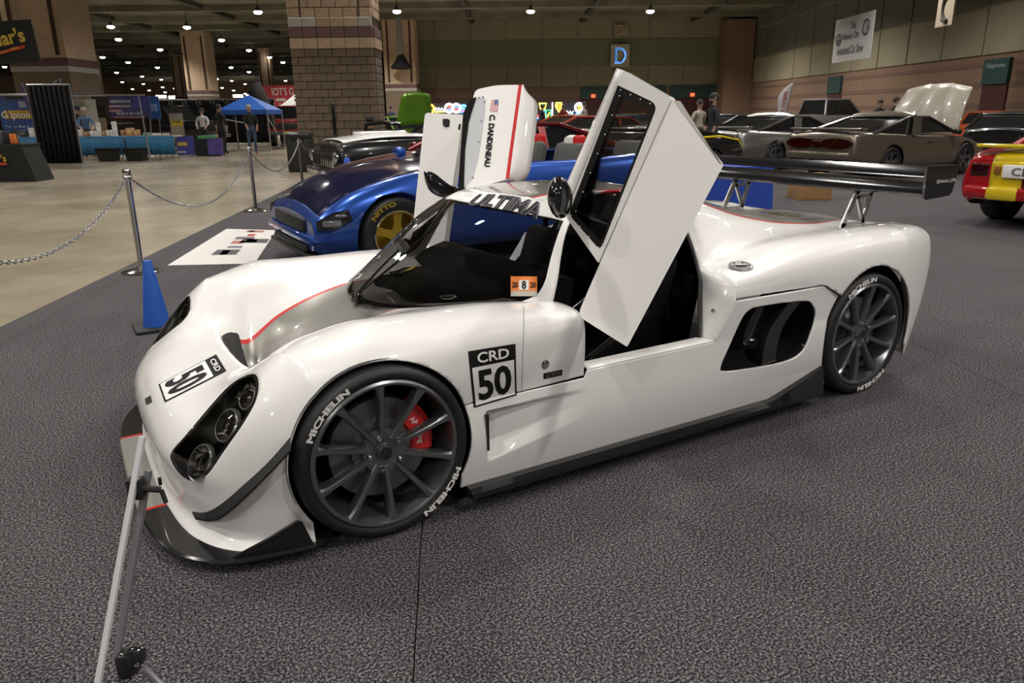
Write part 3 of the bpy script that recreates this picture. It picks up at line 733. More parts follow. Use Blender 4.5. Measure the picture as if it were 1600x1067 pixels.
# open end of the door box
sheet([lp(*p) for p in ((1052, 157), (1063, 158), (1124, 254), (1128, 257))], -nl, .0015, mat('door_end', (.45, .43, .40), .5), 'door_end_face', nd)
nw = (B2-B1).cross(R2-B1).normalized(); nw = nw if nw.dot(CAM-B1) < 0 else -nw
wpn = plane_at(B1, nw)
OUT = rounded([(974, 110), (1049, 153), (935, 411), (883, 337)], [3, 6, 2, 10], 8)
HOLE = rounded([(965, 133), (1028, 163), (938, 392), (888, 335)], [2, 14, 12, 8], 8)
fr = sheet([wpn(*p) for p in OUT], nw, .03, WHITE, 'window_frame', nd, [wpn(*p) for p in HOLE])
glassP = [wpn(*p)+nw*.004 for p in HOLE]; sheet(glassP, nw, .003, GLASS, 'window_pane', nd)
HOLE2 = rounded([(972, 150), (1020, 172), (938, 378), (897, 333)], [2, 10, 9, 6], 8)
sheet([wpn(*p)+nw*.002 for p in HOLE], nw, .002, BLACKP, 'window_border', nd, [wpn(*p)+nw*.002 for p in HOLE2])
for t in np.linspace(0, 1, 7):
    for a, b in (((1025, 178), (942, 382)), ((970, 141), (1016, 162)), ((893, 337), (934, 386)), ((968, 150), (900, 330))):
        if (a[0] == 970 or a[0] == 893) and int(t*6+.5) % 2: continue
        p = wpn(a[0]+(b[0]-a[0])*t, a[1]+(b[1]-a[1])*t); MB().lathe([(.0026, 0), (.0022, .002), (.0008, .0026)], p, 8, R=(-nw).to_track_quat('Z', 'Y').to_matrix()).build('rivet', WHITEP, nd)
# roof part of the near door, seen edge-on past the window
K1, K2 = Vector((1.113,.544,1.054)), Vector((1.161,.232,1.544))
q1, q2 = wpn(883, 330), wpn(974, 110)
V = []
for i in range(13):
    t = i/12; a = q1.lerp(q2, t); k = K1.lerp(K2, t)
    for s in range(7):
        f = s/6; p = a.lerp(k, f)-nw*(.035*math.sin(f*PI)); V.append(p)
F = [(i*7+j, (i+1)*7+j, (i+1)*7+j+1, i*7+j+1) for i in range(12) for j in range(6)]
obj('roof_panel', V, F, WHITE, nd, thick=.02, off=0)
mirror_shape(wpn(884, 322), (RT*-.20+UP*.02+FW*-.95), RT, 1, nd)
# far door, raised
fS1, fS2, fB2 = Vector((.98,1.955,.673)), Vector((1.263,2.339,1.348)), Vector((1.362,1.974,1.455))
nl = (fS2-fS1).cross(fB2-fS1).normalized(); nl = nl if nl.dot(CAM-fS1) < 0 else -nl
lp = plane_at(fS1, nl)
P = rounded([(664, 176), (724, 179), (700, 335), (688, 420), (638, 420)], [6, 2, 2, 2, 2])
fd = sheet([lp(*p) for p in P], nl, .05, WHITE, 'raised_door', car, taper=.16); tag(fd, 'raised far door with name and red stripe on its roof part')
sheet([lp(*p) for p in rounded([(694, 187), (703, 187), (702, 198), (694, 198)], 2)], -nl, .012, BLACKP, 'door_latch', fd)
sheet([lp(*p) for p in rounded([(717, 194), (720.5, 194), (719, 203), (716, 203)], 1)], -nl, .002, BLACKP, 'latch_slot', fd)
fR1, fR2 = Vector((1.11,1.474,1.138)), Vector((1.35,1.732,1.576)); fK1, fK2 = Vector((1.228,1.26,1.073)), Vector((1.482,1.531,1.521))
nk = (fR2-fR1).cross(fK1-fR1).normalized(); nk = nk if nk.dot(CAM-fR1) < 0 else -nk
kp = plane_at(fR1, nk)
P = rounded([(724, 299), (727, 222), (742, 140), (776, 133), (813, 132.5), (816, 134), (796, 277), (791, 280)], [2, 10, 8, 10, 2, 1, 1, 2], 5)
gl = [(744, 154), (756, 151), (759, 156), (757, 185), (752, 220), (747, 250), (740, 275), (726, 297), (725, 275), (729, 220), (736, 180)]
rp = sheet([kp(*p) for p in resample(P, 80)], nk, .02, WHITE, 'roof_panel', fd)
stp = sheet([kp(*p) for p in ((810.5, 132.7), (815.7, 133), (795.7, 277.5), (790, 280))], -nk, .002, REDP, 'red_stripe', rp)
V = []
ed = [((815.7, 133), (815.7, 133)), ]
L0 = [(815.5 - 20*t, 133+145*t) for t in np.linspace(0, 1, 16)]
Rr = spline([(817, 133), (827, 137), (832, 146), (831.5, 165), (828, 195), (824, 225), (819, 252), (809, 267), (796, 277.5)], 16)
for i in range(16):
    a = kp(*L0[i]); b = kp(*Rr[i])
    for s in range(6):
        f = s/5; V.append(a.lerp(b, f)+nk*(.10*f*f))
F = [(i*6+j, (i+1)*6+j, (i+1)*6+j+1, i*6+j+1) for i in range(15) for j in range(5)]
obj('roof_edge', V, F, WHITE, rp, thick=.015, off=0)
sheet([kp(*p) for p in gl], -nk, .002, mat('window_reflection', (.5, .52, .54), .25), 'window_pane', fd)  # pale reflection on the window glass, painted in as a flat grey
sheet([kp(*p) for p in rounded([(716, 300), (724, 178), (733, 158), (745, 152), (733, 190), (727, 235), (725, 299)], [2, 6, 4, 2, 4, 4, 2], 4)], -nk, .006, BLACKGLOSS, 'window_border', fd)
RD = -nk; RM = RD.to_track_quat('Z', 'Y').to_matrix()
for p in ((749, 153), (755, 152), (757, 160), (752.5, 190), (748, 222), (739, 278), (726, 294)):
    MB().lathe([(.004, 0), (.003, .004), (.001, .0045)], kp(*p)+RD*.002, 8, R=RM).build('rivet', BLACKP, fd)
def flat(name, geo, quad, pl, n, m, parent, off):
    TL, TR, BR, BL = [np.array(p, float) for p in quad]; V = []
    for x, y in geo[0]:
        p = BL*(1-x)*(1-y)+BR*x*(1-y)+TR*x*y+TL*(1-x)*y; V.append(pl(*p)+n*off)
    return obj(name, V, geo[1], m, parent, smooth=False, fix=False)
flat('door_lettering', text_geo('C. DANDENEAU', .05), [(774.5, 180), (765.5, 261), (756.5, 261), (765, 179)], kp, RD, BLACKP, rp, .003)
fq = [(779, 156.5), (777, 175), (766, 174), (769, 156)]
fl = flat('flag', RECT, fq, kp, RD, WHITEP, rp, .002)
for k in range(4): 
    TL, TR, BR, BL = [np.array(p) for p in fq]; y0, y1 = 1-(2*k+1)/7, 1-2*k/7
    flat('flag_stripe', (np.array([(0, y0), (1, y0), (1, y1), (0, y1)]), [(0, 1, 2, 3)]), fq, kp, RD, mat('flag_red', (.55, .12, .12), .5), fl, .003)
flat('flag_canton', (np.array([(0, .46), (.42, .46), (.42, 1), (0, 1)]), [(0, 1, 2, 3)]), fq, kp, RD, mat('flag_blue', (.08, .12, .32), .5), fl, .004)
mp = [(662, 270), (668, 267), (680, 271), (705, 290), (722, 296), (724, 313), (700, 311), (680, 305), (668, 293)]
mc = spline(mp, 40, True); pln = plane_at(fS1+Vector((-.12, -.30, 0)), FW); mcc = np.mean(mc, 0); V = []
for s, d in ((.55, -.035), (.85, -.025), (1, 0), (.9, .03), (.5, .05)):
    V += [pln(*(mcc+(p-mcc)*s))+FW*d for p in mc]
F = [(i*40+j, i*40+(j+1) % 40, (i+1)*40+(j+1) % 40, (i+1)*40+j) for i in range(4) for j in range(40)]+[tuple(range(40)), tuple(160+j for j in range(40))]
obj('wing_mirror', V, F, BLACKGLOSS, fd, ang=60)
# --- rear wing
CARB = mat('carbon', (.008, .008, .009), .16, spec=.35, noise=.3, nscale=90)
def foil(ch, th, aoa, x0, z0, name):
    pts = []
    for t in list(np.linspace(0, 1, 14)): pts.append((t, th*(2.6*math.sqrt(t)*(1-t))*.35-.12*th+.0))
    for t in list(np.linspace(1, 0, 14))[1:-1]: pts.append((t, -th*(2.6*math.sqrt(t)*(1-t))*.75))
    c, s = math.cos(aoa), math.sin(aoa)
    ol = [(x0+ch*(t*c-0*s)-h*s, .07, z0+ch*t*s+h*c) for t, h in pts]
    return MB().prism(ol, (0, 2*YC-.14, 0)).build(name, CARB, wing, ang=40)
we1 = [(2.985, 1.118), (3.27, 1.112), (3.275, 1.085), (3.245, .975), (3.225, .955), (3.01, .945), (2.995, .955)]
wing = car
main = foil(.25, .055, .18, 2.985, .985, 'rear_wing'); tag(main, 'carbon two-element rear wing on aluminium stays')
foil(.11, .022, .50, 3.17, 1.045, 'wing_flap')
for y, sgn in ((.07, -1), (2*YC-.07, 1)):
    ep = MB().prism([(x, y, z) for x, z in we1], (0, sgn*.012, 0)).build('wing_end_plate', BLACKGLOSS, car, smooth=False)
    if sgn < 0:
        pe = plane_at(Vector((3, .057, 1)), Vector((0, 1, 0)))
        flat('end_plate_lettering', text_geo('@UltimaEvo_LS7R', .01), [(1463.5, 281), (1493, 278), (1493, 284.5), (1463.5, 287.5)], pe, Vector((0, -1, 0)), WHITEP, ep, .001)
for y in (.475, 2*YC-.475):
    st = MB()
    def bar(a, b, wd):
        a = Vector((a[0], y, a[1])); b = Vector((b[0], y, b[1])); d = (b-a).normalized(); p = Vector((-d.z, 0, d.x))*wd/2
        st.prism([a-p, b-p, b+p, a+p], (0, .012, 0))
    bar((2.95, .755), (3.06, .965), .035); bar((3.13, .77), (3.20, .985), .028); bar((2.94, .768), (3.15, .768), .03); bar((3.06, .93), (3.135, .78), .022); bar((3.04, .955), (3.10, .975), .04); bar((3.17, .955), (3.21, .985), .035); bar((3.055, .92), (3.19, .93), .018)
    st.build('wing_stay', ALU, car, smooth=False)
# ================================================================ the hall
FZ = -.012                                               # concrete level; the carpet is 12 mm thick
def rotM(d):                                             # columns: right, depth, up for something that faces the camera axis
    return Matrix((HR, HF, Vector((0, 0, 1)))).transposed()
HM = rotM(0)
def hbox(mb, a, d, z, da, dd, dz): return mb.box(hall(a, d, z), (da, dd, dz), HM)
def concrete():
    m, nt, b = nodes('polished_concrete'); N = nt.nodes.new; L = nt.links.new
    tc = N('ShaderNodeTexCoord'); n1 = N('ShaderNodeTexNoise'); n1.inputs['Scale'].default_value = .35; n1.inputs['Detail'].default_value = 8; n1.inputs['Roughness'].default_value = .65
    L(tc.outputs['Object'], n1.inputs['Vector'])
    r = N('ShaderNodeValToRGB'); L(n1.outputs['Fac'], r.inputs[0]); e = r.color_ramp.elements
    e[0].position = .3; e[0].color = (.20, .17, .115, 1); e[1].position = .72; e[1].color = (.40, .35, .26, 1)
    L(r.outputs[0], b.inputs['Base Color']); r2 = N('ShaderNodeMapRange'); L(n1.outputs['Fac'], r2.inputs[0]); r2.inputs[3].default_value = .16; r2.inputs[4].default_value = .34
    L(r2.outputs[0], b.inputs['Roughness']); return m
def carpet():
    m, nt, b = nodes('speckled_carpet'); N = nt.nodes.new; L = nt.links.new
    tc = N('ShaderNodeTexCoord'); n1 = N('ShaderNodeTexNoise'); n1.inputs['Scale'].default_value = 130; n1.inputs['Detail'].default_value = 5; n1.inputs['Roughness'].default_value = .75
    mp = N('ShaderNodeMapping'); mp.inputs['Scale'].default_value = (1, 1, .2); L(tc.outputs['Object'], mp.inputs[0]); L(mp.outputs[0], n1.inputs['Vector'])
    n2 = N('ShaderNodeTexNoise'); n2.inputs['Scale'].default_value = 1.2; n2.inputs['Detail'].default_value = 4; L(tc.outputs['Object'], n2.inputs['Vector'])
    r = N('ShaderNodeValToRGB'); L(n1.outputs['Fac'], r.inputs[0]); e = r.color_ramp.elements
    e[0].position = .42; e[0].color = (.008, .0075, .008, 1); e[1].position = .60; e[1].color = (.27, .252, .262, 1)
    k = e.new(.50); k.color = (.050, .0465, .049, 1)
    mx = N('ShaderNodeMix'); mx.data_type = 'RGBA'; mx.blend_type = 'MULTIPLY'; mx.inputs[0].default_value = .35; L(r.outputs[0], mx.inputs[6]); L(n2.outputs['Fac'], mx.inputs[7])
    L(mx.outputs[2], b.inputs['Base Color']); b.inputs['Roughness'].default_value = .95; b.inputs['Specular IOR Level'].default_value = .15
    bp = N('ShaderNodeBump'); bp.inputs['Strength'].default_value = .5; bp.inputs['Distance'].default_value = .006; L(n1.outputs['Fac'], bp.inputs['Height']); L(bp.outputs[0], b.inputs['Normal'])
    return m
fl = MB(); hbox(fl, -10, 75, FZ-.05, 190, 310, .1); fl = fl.build('floor', concrete(), smooth=False); tag(fl, kind='structure')
# carpet strips laid side by side, seams left open; edge along the chain barrier
ED = Vector((4.18, 8.46, 0)).normalized(); EN = Vector((ED.y, -ED.x, 0)); E0 = Vector((-1.282, 3.982, 0))
CARPET = carpet()
sA = (Vector((.145, .072, 0))-E0).dot(EN); sB = (Vector((3.41, -.07, 0))-E0).dot(EN)
sm = [0, sA, sB, sB+3.2, sB+6.4, sB+9.6, sB+12.8]
cp = None
for a, b in zip(sm, sm[1:]):
    mb = MB(); o_ = []
    for s, t in ((a+.002, -14), (b-.002, -14), (b-.002, 40), (a+.002, 40)): o_.append(E0+EN*s+ED*t+Vector((0, 0, FZ+.001)))
    mb.prism(o_, (0, 0, -.001-FZ))
    if cp is None: cp = mb.build('floor_carpet', CARPET, smooth=False); tag(cp, kind='structure')
    else: mb.build('carpet_strip', CARPET, cp, smooth=False)
trim = MB(); trim.prism([E0+ED*-14+Vector((0, 0, FZ)), E0+ED*40+Vector((0, 0, FZ)), E0+ED*40-EN*.012+Vector((0, 0, FZ)), E0+ED*-14-EN*.012+Vector((0, 0, FZ))], (0, 0, .0135))
tag(trim.build('trim_1', mat('edge_strip', (.10, .085, .065), .6), smooth=False), kind='structure')
# ceiling with ribs
CZ = 8.2
DARKC = mat('ceiling_deck', (.17, .16, .12), .8, noise=.3, nscale=.6)
c = MB(); hbox(c, -10, 75, CZ+.6, 190, 310, .3); c = c.build('ceiling', DARKC, smooth=False); tag(c, kind='structure')
for d in np.arange(14, 172, 6.0):
    b = MB(); hbox(b, -10, d, CZ+.3, 190, .7, .5); b.build('ceiling_beam', DARKC, c, smooth=False)
for a in np.arange(-75, 26, 9.0):
    b = MB(); hbox(b, a, 92, CZ+.35, .35, 168, .4); b.build('ceiling_joist', mat('joist', (.05, .048, .04), .7) if a == -75 else bpy.data.materials['joist'], c, smooth=False)
# ceiling lamps seen in the picture
LENS = mat('lamp_lens', (1, .93, .80), .5, emit=20); HOUS = mat('lamp_housing', (.05, .05, .05), .5)
LPX = [(403,18),(292,42),(173,41),(106,40),(185,61),(346,62),(250,77),(389,78),(160,89),(297,89),(421,89),(200,97),(442,97),(7,104),(133,105),(246,105),(361,105),(464,104),(182,113),(285,112),(389,112),(25,118),(120,119),(222,119),(339,123),(412,118),(191,128),(252,124),(446,126),(224,131),(254,136),(347,137),(383,131),(462,131),(30,135),(207,139),(233,141),(258,144),(297,141),(365,141),(620,17),(829,17),(1016,17),(362,126),(318,131),(273,138),(398,139),(336,146),(245,150),(383,146)]
lamp0 = None
def lamp_word(x): return 'above the left booths' if x < 150 else 'over the far left aisle' if x < 300 else 'left of the big brick pillar' if x < 480 else 'before the panelled back wall'
def lab_light(px, py):
    if px > 480: return 'ceiling lamp before the panelled back wall, %s' % ('beside the big pillar' if px < 700 else 'over the raised far door' if px < 900 else 'right of the letter D sign')
    g = sorted([p for p in LPX if lamp_word(p[0]) == lamp_word(px)], key=lambda p: (p[1], p[0]))
    return 'ceiling lamp %s, %s highest of them in the picture' % (lamp_word(px), ORD[g.index((px, py))])
ORD = ['first', 'second', 'third', 'fourth', 'fifth', 'sixth', 'seventh', 'eighth', 'ninth', 'tenth', 'eleventh', 'twelfth', 'thirteenth', 'fourteenth', 'fifteenth', 'sixteenth', 'seventeenth', 'eighteenth', 'nineteenth', 'twentieth', 'twenty-first', 'twenty-second', 'twenty-third', 'twenty-fourth']
for i, (px, py) in enumerate(LPX):
    P = onz(px, py, CZ-.6)
    if (P-CAM).dot(HF) > 160: P = at(px, py, 160)
    if lamp0 is None:
        e = empty('ceiling_lamp', P); e['local'] = 1
        MB().lathe([(.10, .35), (.10, .18), (.23, .08), (.24, .02), (.22, .02)], (0, 0, 0), 16, cap=False).build('lamp_housing', HOUS, e)
        MB().lathe([(.22, .02), (.27, -.03), (.22, -.11), (.12, -.15), (.001, -.17)], (0, 0, 0), 16, cap=False).build('lamp_lens', LENS, e)
        MB().tube([(0, 0, .3), (0, 0, 1.0)], .03, 6).build('lamp_stem', HOUS, e); lamp0 = e
    else: e = copy_tree(lamp0); e.location = P
    tag(e, lab_light(px, py), 'lamp', 'round ceiling lamps of the hall')
# ---- block pillar with its courses
def brick_mat(name, col, var=.12): return mat(name, col, .85, noise=var, nscale=9)
BR_LO = [brick_mat('brown_block_%d' % i, c) for i, c in enumerate(((.165, .12, .085), (.18, .13, .09), (.15, .11, .08)))]
BR_HI = [brick_mat('tan_block_%d' % i, c) for i, c in enumerate(((.44, .31, .205), (.48, .35, .235), (.40, .275, .18)))]
STONE = brick_mat('pale_stone', (.42, .39, .33)); MAROON = brick_mat('maroon_course', (.15, .085, .08)); MORTAR = mat('mortar', (.21, .165, .12), .9)
def pillar(name, ca, cd_, wd, dp, top, label, rows=True):
    """ca, cd_: hall position of the middle of the front face"""
    e = empty(name, hall(ca, cd_+dp/2, FZ)); e['kind'] = 'structure'; tag(e, label)
    z1, z2 = 3.05, 3.95
    core = MB(); hbox(core, ca, cd_+dp/2, top/2, wd-.03, dp-.03, top); core.build('pillar_core', MORTAR, e, smooth=False)
    base = {}
    def blk(a, d, z, da, dd, dz, m, nm='block'):
        key = (round(da, 3), round(dd, 3), round(dz, 3), m.name)
        if key not in base:
            base[key] = MB().bbox((0, 0, 0), (da, dd, dz), .012).build(nm, m, None, smooth=False).data
            bpy.data.objects.remove(bpy.data.objects[-1]) if False else None
            o = [x for x in bpy.data.objects if x.data == base[key]][0]
        else:
            o = bpy.data.objects.new(nm, base[key]); COL.objects.link(o)
        o.parent = e; o.matrix_parent_inverse = Matrix()
        o.location = hall(a, d, z)-e.location; o.rotation_euler = (0, 0, -YAW)
    bw, bh = wd/6, .2033
    for r in range(15):
        z = bh*(r+.5); off = (r % 2)*.5
        k = -1
        xs_ = [0]+[bw*(j+1-off) for j in range(7) if 0 < bw*(j+1-off) < wd-.01]+[wd]
        for x0, x1 in zip(xs_, xs_[1:]): blk(ca-wd/2+(x0+x1)/2, cd_, z, x1-x0-.012, .06, bh-.012, BR_LO[(r*3+int(x0*7)) % 3])
        for j in range(3): blk(ca+wd/2, cd_+.1+(j+.5)*(dp-.1)/3, z, .06, (dp-.1)/3-.012, bh-.012, BR_LO[(r+j) % 3])
    for nm, m, za, zb in (('sill_course', BR_HI[0], 3.05, 3.32), ('maroon_course', MAROON, 3.32, 3.58)):
        for j in range(6): blk(ca-wd/2+(j+.5)*bw, cd_-.02, (za+zb)/2, bw-.008, .08, zb-za-.008, m, nm)
        blk(ca+wd/2+.02, cd_+dp/2, (za+zb)/2, .08, dp, zb-za-.008, m, nm)
    for j in range(6): blk(ca-wd/2+(j+.5)*bw, cd_-.02, 3.70, bw-.012, .08, .228, STONE if j in (0, 1, 5) else BR_HI[j % 3], 'pale_block')
    for r in range(6 if rows else 0):
        z = 3.82+bh*1.12*(r+.5); off = (r % 2)*.5; w2 = wd-.7
        xs_ = [0]+[bw*(j+1-off) for j in range(7) if 0.02 < bw*(j+1-off) < w2-.02]+[w2]
        for x0, x1 in zip(xs_, xs_[1:]): blk(ca-w2/2+(x0+x1)/2, cd_, z, x1-x0-.016, .08, bh*1.12-.016, BR_HI[(r*2+int(x0*9)) % 3])
        for s in (-1, 1): blk(ca+s*(wd/2-.15), cd_, z, .30, .08, bh*1.12-.016, BR_HI[(r+s) % 3])
        for j in range(3): blk(ca+wd/2, cd_+.1+(j+.5)*(dp-.1)/3, z, .06, (dp-.1)/3-.012, bh*1.12-.016, BR_HI[(r+j) % 3])
    if rows:
        up = MB(); hbox(up, ca, cd_+dp/2, (5.2+CZ+.6)/2, wd-.02, dp, CZ+.6-5.2); up.build('pillar_shaft', BR_HI[1], e, smooth=False)
    return e
pillar('pillar_1', -4.66, 21.2, 2.18, 1.1, CZ+.6, 'big brown and tan block pillar behind the parked cars')
def far_pillar(n, px0, px1, d, label, ang=0., top=None):
    """distant pillars: the courses are under a few pixels there and stay in the material"""
    a0 = (at(px0, 170, d)-Vector((CAM.x, CAM.y, 0))).dot(HR); a1 = (at(px1, 170, d)-Vector((CAM.x, CAM.y, 0))).dot(HR); wd = a1-a0; ca = (a0+a1)/2
    e = empty('pillar_%d' % n, hall(ca, d+wd/2, FZ)); e['kind'] = 'structure'; tag(e, label)
    m = MB(); hbox(m, ca, d+wd/2, 1.55, wd, wd, 3.1); m.build('pillar_base', BR_LO[1], e, smooth=False)
    m = MB(); hbox(m, ca, d+wd/2, 3.45, wd+.06, wd+.06, .3); m.build('maroon_course', MAROON, e, smooth=False)
    m = MB(); hbox(m, ca, d+wd/2, 3.2, wd+.04, wd+.04, .2); m.build('sill_course', STONE, e, smooth=False)
    m = MB(); hbox(m, ca, d+wd/2, (3.6+CZ+.6)/2, wd, wd, CZ-3.0); m.build('pillar_shaft', TANB, e, smooth=False)
    for s in (-.36, .36):
        m = MB(); hbox(m, ca+s*wd, d-.01, (3.7+CZ)/2, .14, .08, CZ-3.7); m.build('dark_channel', mat('channel', (.06, .035, .02), .8) if 'channel' not in bpy.data.materials else bpy.data.materials['channel'], e, smooth=False)
    return e
def brick_tex(name, c1, c2, mortar, sx, sy):
    m, nt, b = nodes(name); N = nt.nodes.new; L = nt.links.new; tc = N('ShaderNodeTexCoord')
    mp = N('ShaderNodeMapping'); L(tc.outputs['Object'], mp.inputs[0])
    mp.inputs['Rotation'].default_value = (PI/2, 0, 0)
    sep = N('ShaderNodeSeparateXYZ'); L(tc.outputs['Object'], sep.inputs[0]); ad = N('ShaderNodeMath'); L(sep.outputs[0], ad.inputs[0]); L(sep.outputs[1], ad.inputs[1])
    cmb = N('ShaderNodeCombineXYZ'); L(ad.outputs[0], cmb.inputs[0]); L(sep.outputs[2], cmb.inputs[1])
    t = N('ShaderNodeTexBrick'); L(cmb.outputs[0], t.inputs['Vector']); t.inputs['Color1'].default_value = (*c1, 1); t.inputs['Color2'].default_value = (*c2, 1); t.inputs['Mortar'].default_value = (*mortar, 1)
    t.inputs['Scale'].default_value = 1; t.inputs['Brick Width'].default_value = sx; t.inputs['Row Height'].default_value = sy; t.inputs['Mortar Size'].default_value = .012
    L(t.outputs[0], b.inputs['Base Color']); b.inputs['Roughness'].default_value = .85; return m
TANB = brick_tex('tan_block_far', (.58, .42, .28), (.52, .37, .245), (.6, .48, .36), .4, .2)
BRICKB = brick_tex('brown_brick_far', (.235, .145, .09), (.20, .12, .075), (.22, .15, .10), .3, .1)
far_pillar(2, 604, 652, 62, 'far tan pillar with a hanging grey duct beside the big pillar')
far_pillar(3, 296, 332, 72, 'tan block pillar far down the left aisle')
far_pillar(4, 30, 118, 31, 'wide tan pillar behind the black drape')
far_pillar(5, 146, 160, 95, 'thin looking distant pillar behind the left booths')
far_pillar(6, 276, 292, 95, 'distant pillar left of the aisle pillar')
far_pillar(7, 411, 428, 90, 'distant pillar behind the dark feather flag')
dk = empty('air_duct', at(624, 30, 60.8), 'grey vertical duct with a black loudspeaker on the far pillar', 'duct')
MB().tube([at(623, 28, 60.8), at(626, 92, 60.8)], .22, 10).build('duct_pipe', mat('duct_metal', (.35, .34, .32), .4, metal=.6), dk)
q = at(627, 100, 60.8); MB().lathe([(.2, .7), (.45, .2), (.85, -.25), (.7, -.35), (.3, -.4)], q, 12).build('horn_speaker', BLACK, dk)
# ---- panelled back wall
WD = 66.; WA0, WA1 = -9.0, 20.0
PB = mat('beige_panel', (.30, .27, .185), .7, noise=.06, nscale=.5); PG = mat('green_panel', (.19, .20, .12), .7, noise=.08, nscale=.5); PJ = mat('panel_joint', (.36, .33, .24), .7)
bw_ = empty('wall_back', hall((WA0+WA1)/2, WD, FZ)); tag(bw_, kind='structure')
m = MB(); hbox(m, (WA0+WA1)/2, WD+.4, CZ/2+.3, WA1-WA0, .4, CZ+.7); m.build('wall_core', PJ, bw_, smooth=False)
zr = [(3.35, 5.05, PB), (5.1, 7.1, PG), (7.15, 8.7, PB)]
pw = 2.93; pm = {}
for r, (z0, z1, mt) in enumerate(zr):
    for k in range(10):
        a = WA0+(k+.5)*pw
        if r not in pm: o = MB().bbox((0, 0, 0), (pw-.10, .12, z1-z0-.06), .03).build('wall_panel', mt, None, smooth=False); pm[r] = o.data
        else: o = bpy.data.objects.new('wall_panel', pm[r]); COL.objects.link(o)
        o.parent = bw_; o.location = hall(a, WD+.16, (z0+z1)/2)-bw_.location; o.rotation_euler = (0, 0, -YAW)
for z0, z1, m_ in ((2.6, 3.3, BRICKB), (2.0, 2.6, brick_mat('dark_stripe', (.16, .10, .075))), (FZ, 2.0, BRICKB)):
    m = MB(); hbox(m, (WA0+WA1)/2, WD+.1, (z0+z1)/2, WA1-WA0, .2, z1-z0); m.build('brick_course', m_, bw_, smooth=False)
TEAL = mat('teal_header', (.02, .055, .05), .6); MAR = mat('maroon_recess', (.06, .02, .018), .8)
for px0, px1 in ((907, 1040), (1046, 1118)):
    a0 = (at(px0, 150, WD)-CAM).dot(HR); a1 = (at(px1, 150, WD)-CAM).dot(HR)
    m = MB(); hbox(m, (a0+a1)/2, WD-.05, 2.9, a1-a0, .2, 1.0); m.build('doorway_header', TEAL, bw_, smooth=False)
    m = MB(); hbox(m, (a0+a1)/2, WD-.02, 1.2, a1-a0, .15, 2.4); m.build('doorway_recess', MAR, bw_, smooth=False)
EXITR = mat('exit_red', (1, .08, .03), .5, emit=3)
for k, (px, py) in enumerate(((927, 150), (1082, 148))):
    P = at(px, py, WD-.3); o = MB().bbox((0, 0, 0), (.32, .1, .26), .02).build('exit_light', EXITR); o.location = P; o.rotation_euler = (0, 0, -YAW)
    tag(o, 'small red lit exit sign on the %s teal doorway header' % ('left' if k == 0 else 'right'), 'sign')
def flat_text(s, cen, wd, ht, m, parent, R=None, bold=.01, off=.06, name='lettering', local=False, th=.02):
    V2, F, asp = text_geo(s, bold); R = R or HM; V = []
    for x, y in V2: V.append(Vector(cen)+R @ Vector(((x-.5)*wd, -off, (y-.5)*ht)))
    n = len(V); d = R @ Vector((0, th, 0)); FF2 = [tuple(f) for f in F]
    return obj(name, V, FF2, m, parent, smooth=False, fix=False)
def sign(name, px, py, d, wd, ht, col, label, lines=(), R=None, depth=.08, rough=.5, emit=0., cat='sign'):
    P = at(px, py, d); e = empty(name, P, label, cat)
    Rm = R or HM
    MB().bbox(P, (wd, depth, ht), .015, Rm).build('board', mat(name+'_board', col, rough, emit=emit), e, smooth=False)
    for s, dx, dz, w_, h_, c_, em in lines:
        flat_text(s, P+Rm @ Vector((dx, 0, dz)), w_, h_, mat(name+'_ink', c_, .5, emit=em), e, Rm, off=depth/2+.015)
    return e
px2m = lambda d: d/1173.
sign('exit_sign', 970, 47, WD-.3, 1.05, .72, (.50, .44, .30), 'beige wall sign reading EXIT above the letter D', [('EXIT', 0, 0, .9, .5, (.12, .05, .03), 0)])
ds = sign('section_sign', 969, 87, WD-.3, 1.55, 1.75, (.50, .45, .33), 'square wall sign with glowing blue letter D', [('D', .03, 0, .95, 1.25, (.12, .32, .75), 1.2), ('D', -.03, .02, .85, 1.15, (.03, .04, .07), 0)])
sign('small_orange_sign', 967, 110, WD-.3, .35, .28, (.35, .10, .03), 'tiny orange plate under the letter D sign')
# ---- right-hand wall: brick with dark bands below, panels above
RA = 19.4
rw = empty('wall_right', hall(RA, 40, FZ)); tag(rw, kind='structure')
m = MB(); hbox(m, RA+.4, 36, CZ/2+.3, .4, 62, CZ+.7); m.build('wall_core', PJ, rw, smooth=False)
RM90 = Matrix((-HF, HR, Vector((0, 0, 1)))).transposed()     # boards on the right wall: x runs towards the camera
GP = mat('grey_green_panel', (.12, .118, .088), .7, noise=.08, nscale=.5)
pm = {}
for r, (z0, z1, mt) in enumerate(((3.4, 5.3, PB), (5.35, 7.4, GP), (7.45, 8.7, GP))):
    for k in range(16):
        d = 64-(k+.5)*3.1
        if d < 14: continue
        if r not in pm: o = MB().bbox((0, 0, 0), (.14, 3.0, z1-z0-.06), .03).build('wall_panel', mt, None, smooth=False); pm[r] = o.data
        else: o = bpy.data.objects.new('wall_panel', pm[r]); COL.objects.link(o)
        o.parent = rw; o.location = hall(RA+.16, d, (z0+z1)/2)-rw.location; o.rotation_euler = (0, 0, -YAW)
z = FZ
DS = bpy.data.materials['dark_stripe']
for z0, z1, m_ in ((FZ, 1.35, BRICKB), (1.35, 1.55, DS), (1.55, 2.15, BRICKB), (2.15, 2.35, DS), (2.35, 2.95, BRICKB), (2.95, 3.12, DS), (3.12, 3.38, BRICKB)):
    m = MB(); hbox(m, RA+.1 if m_ is BRICKB else RA+.08, 36, (z0+z1)/2, .2, 62, z1-z0); m.build('brick_course', m_, rw, smooth=False)
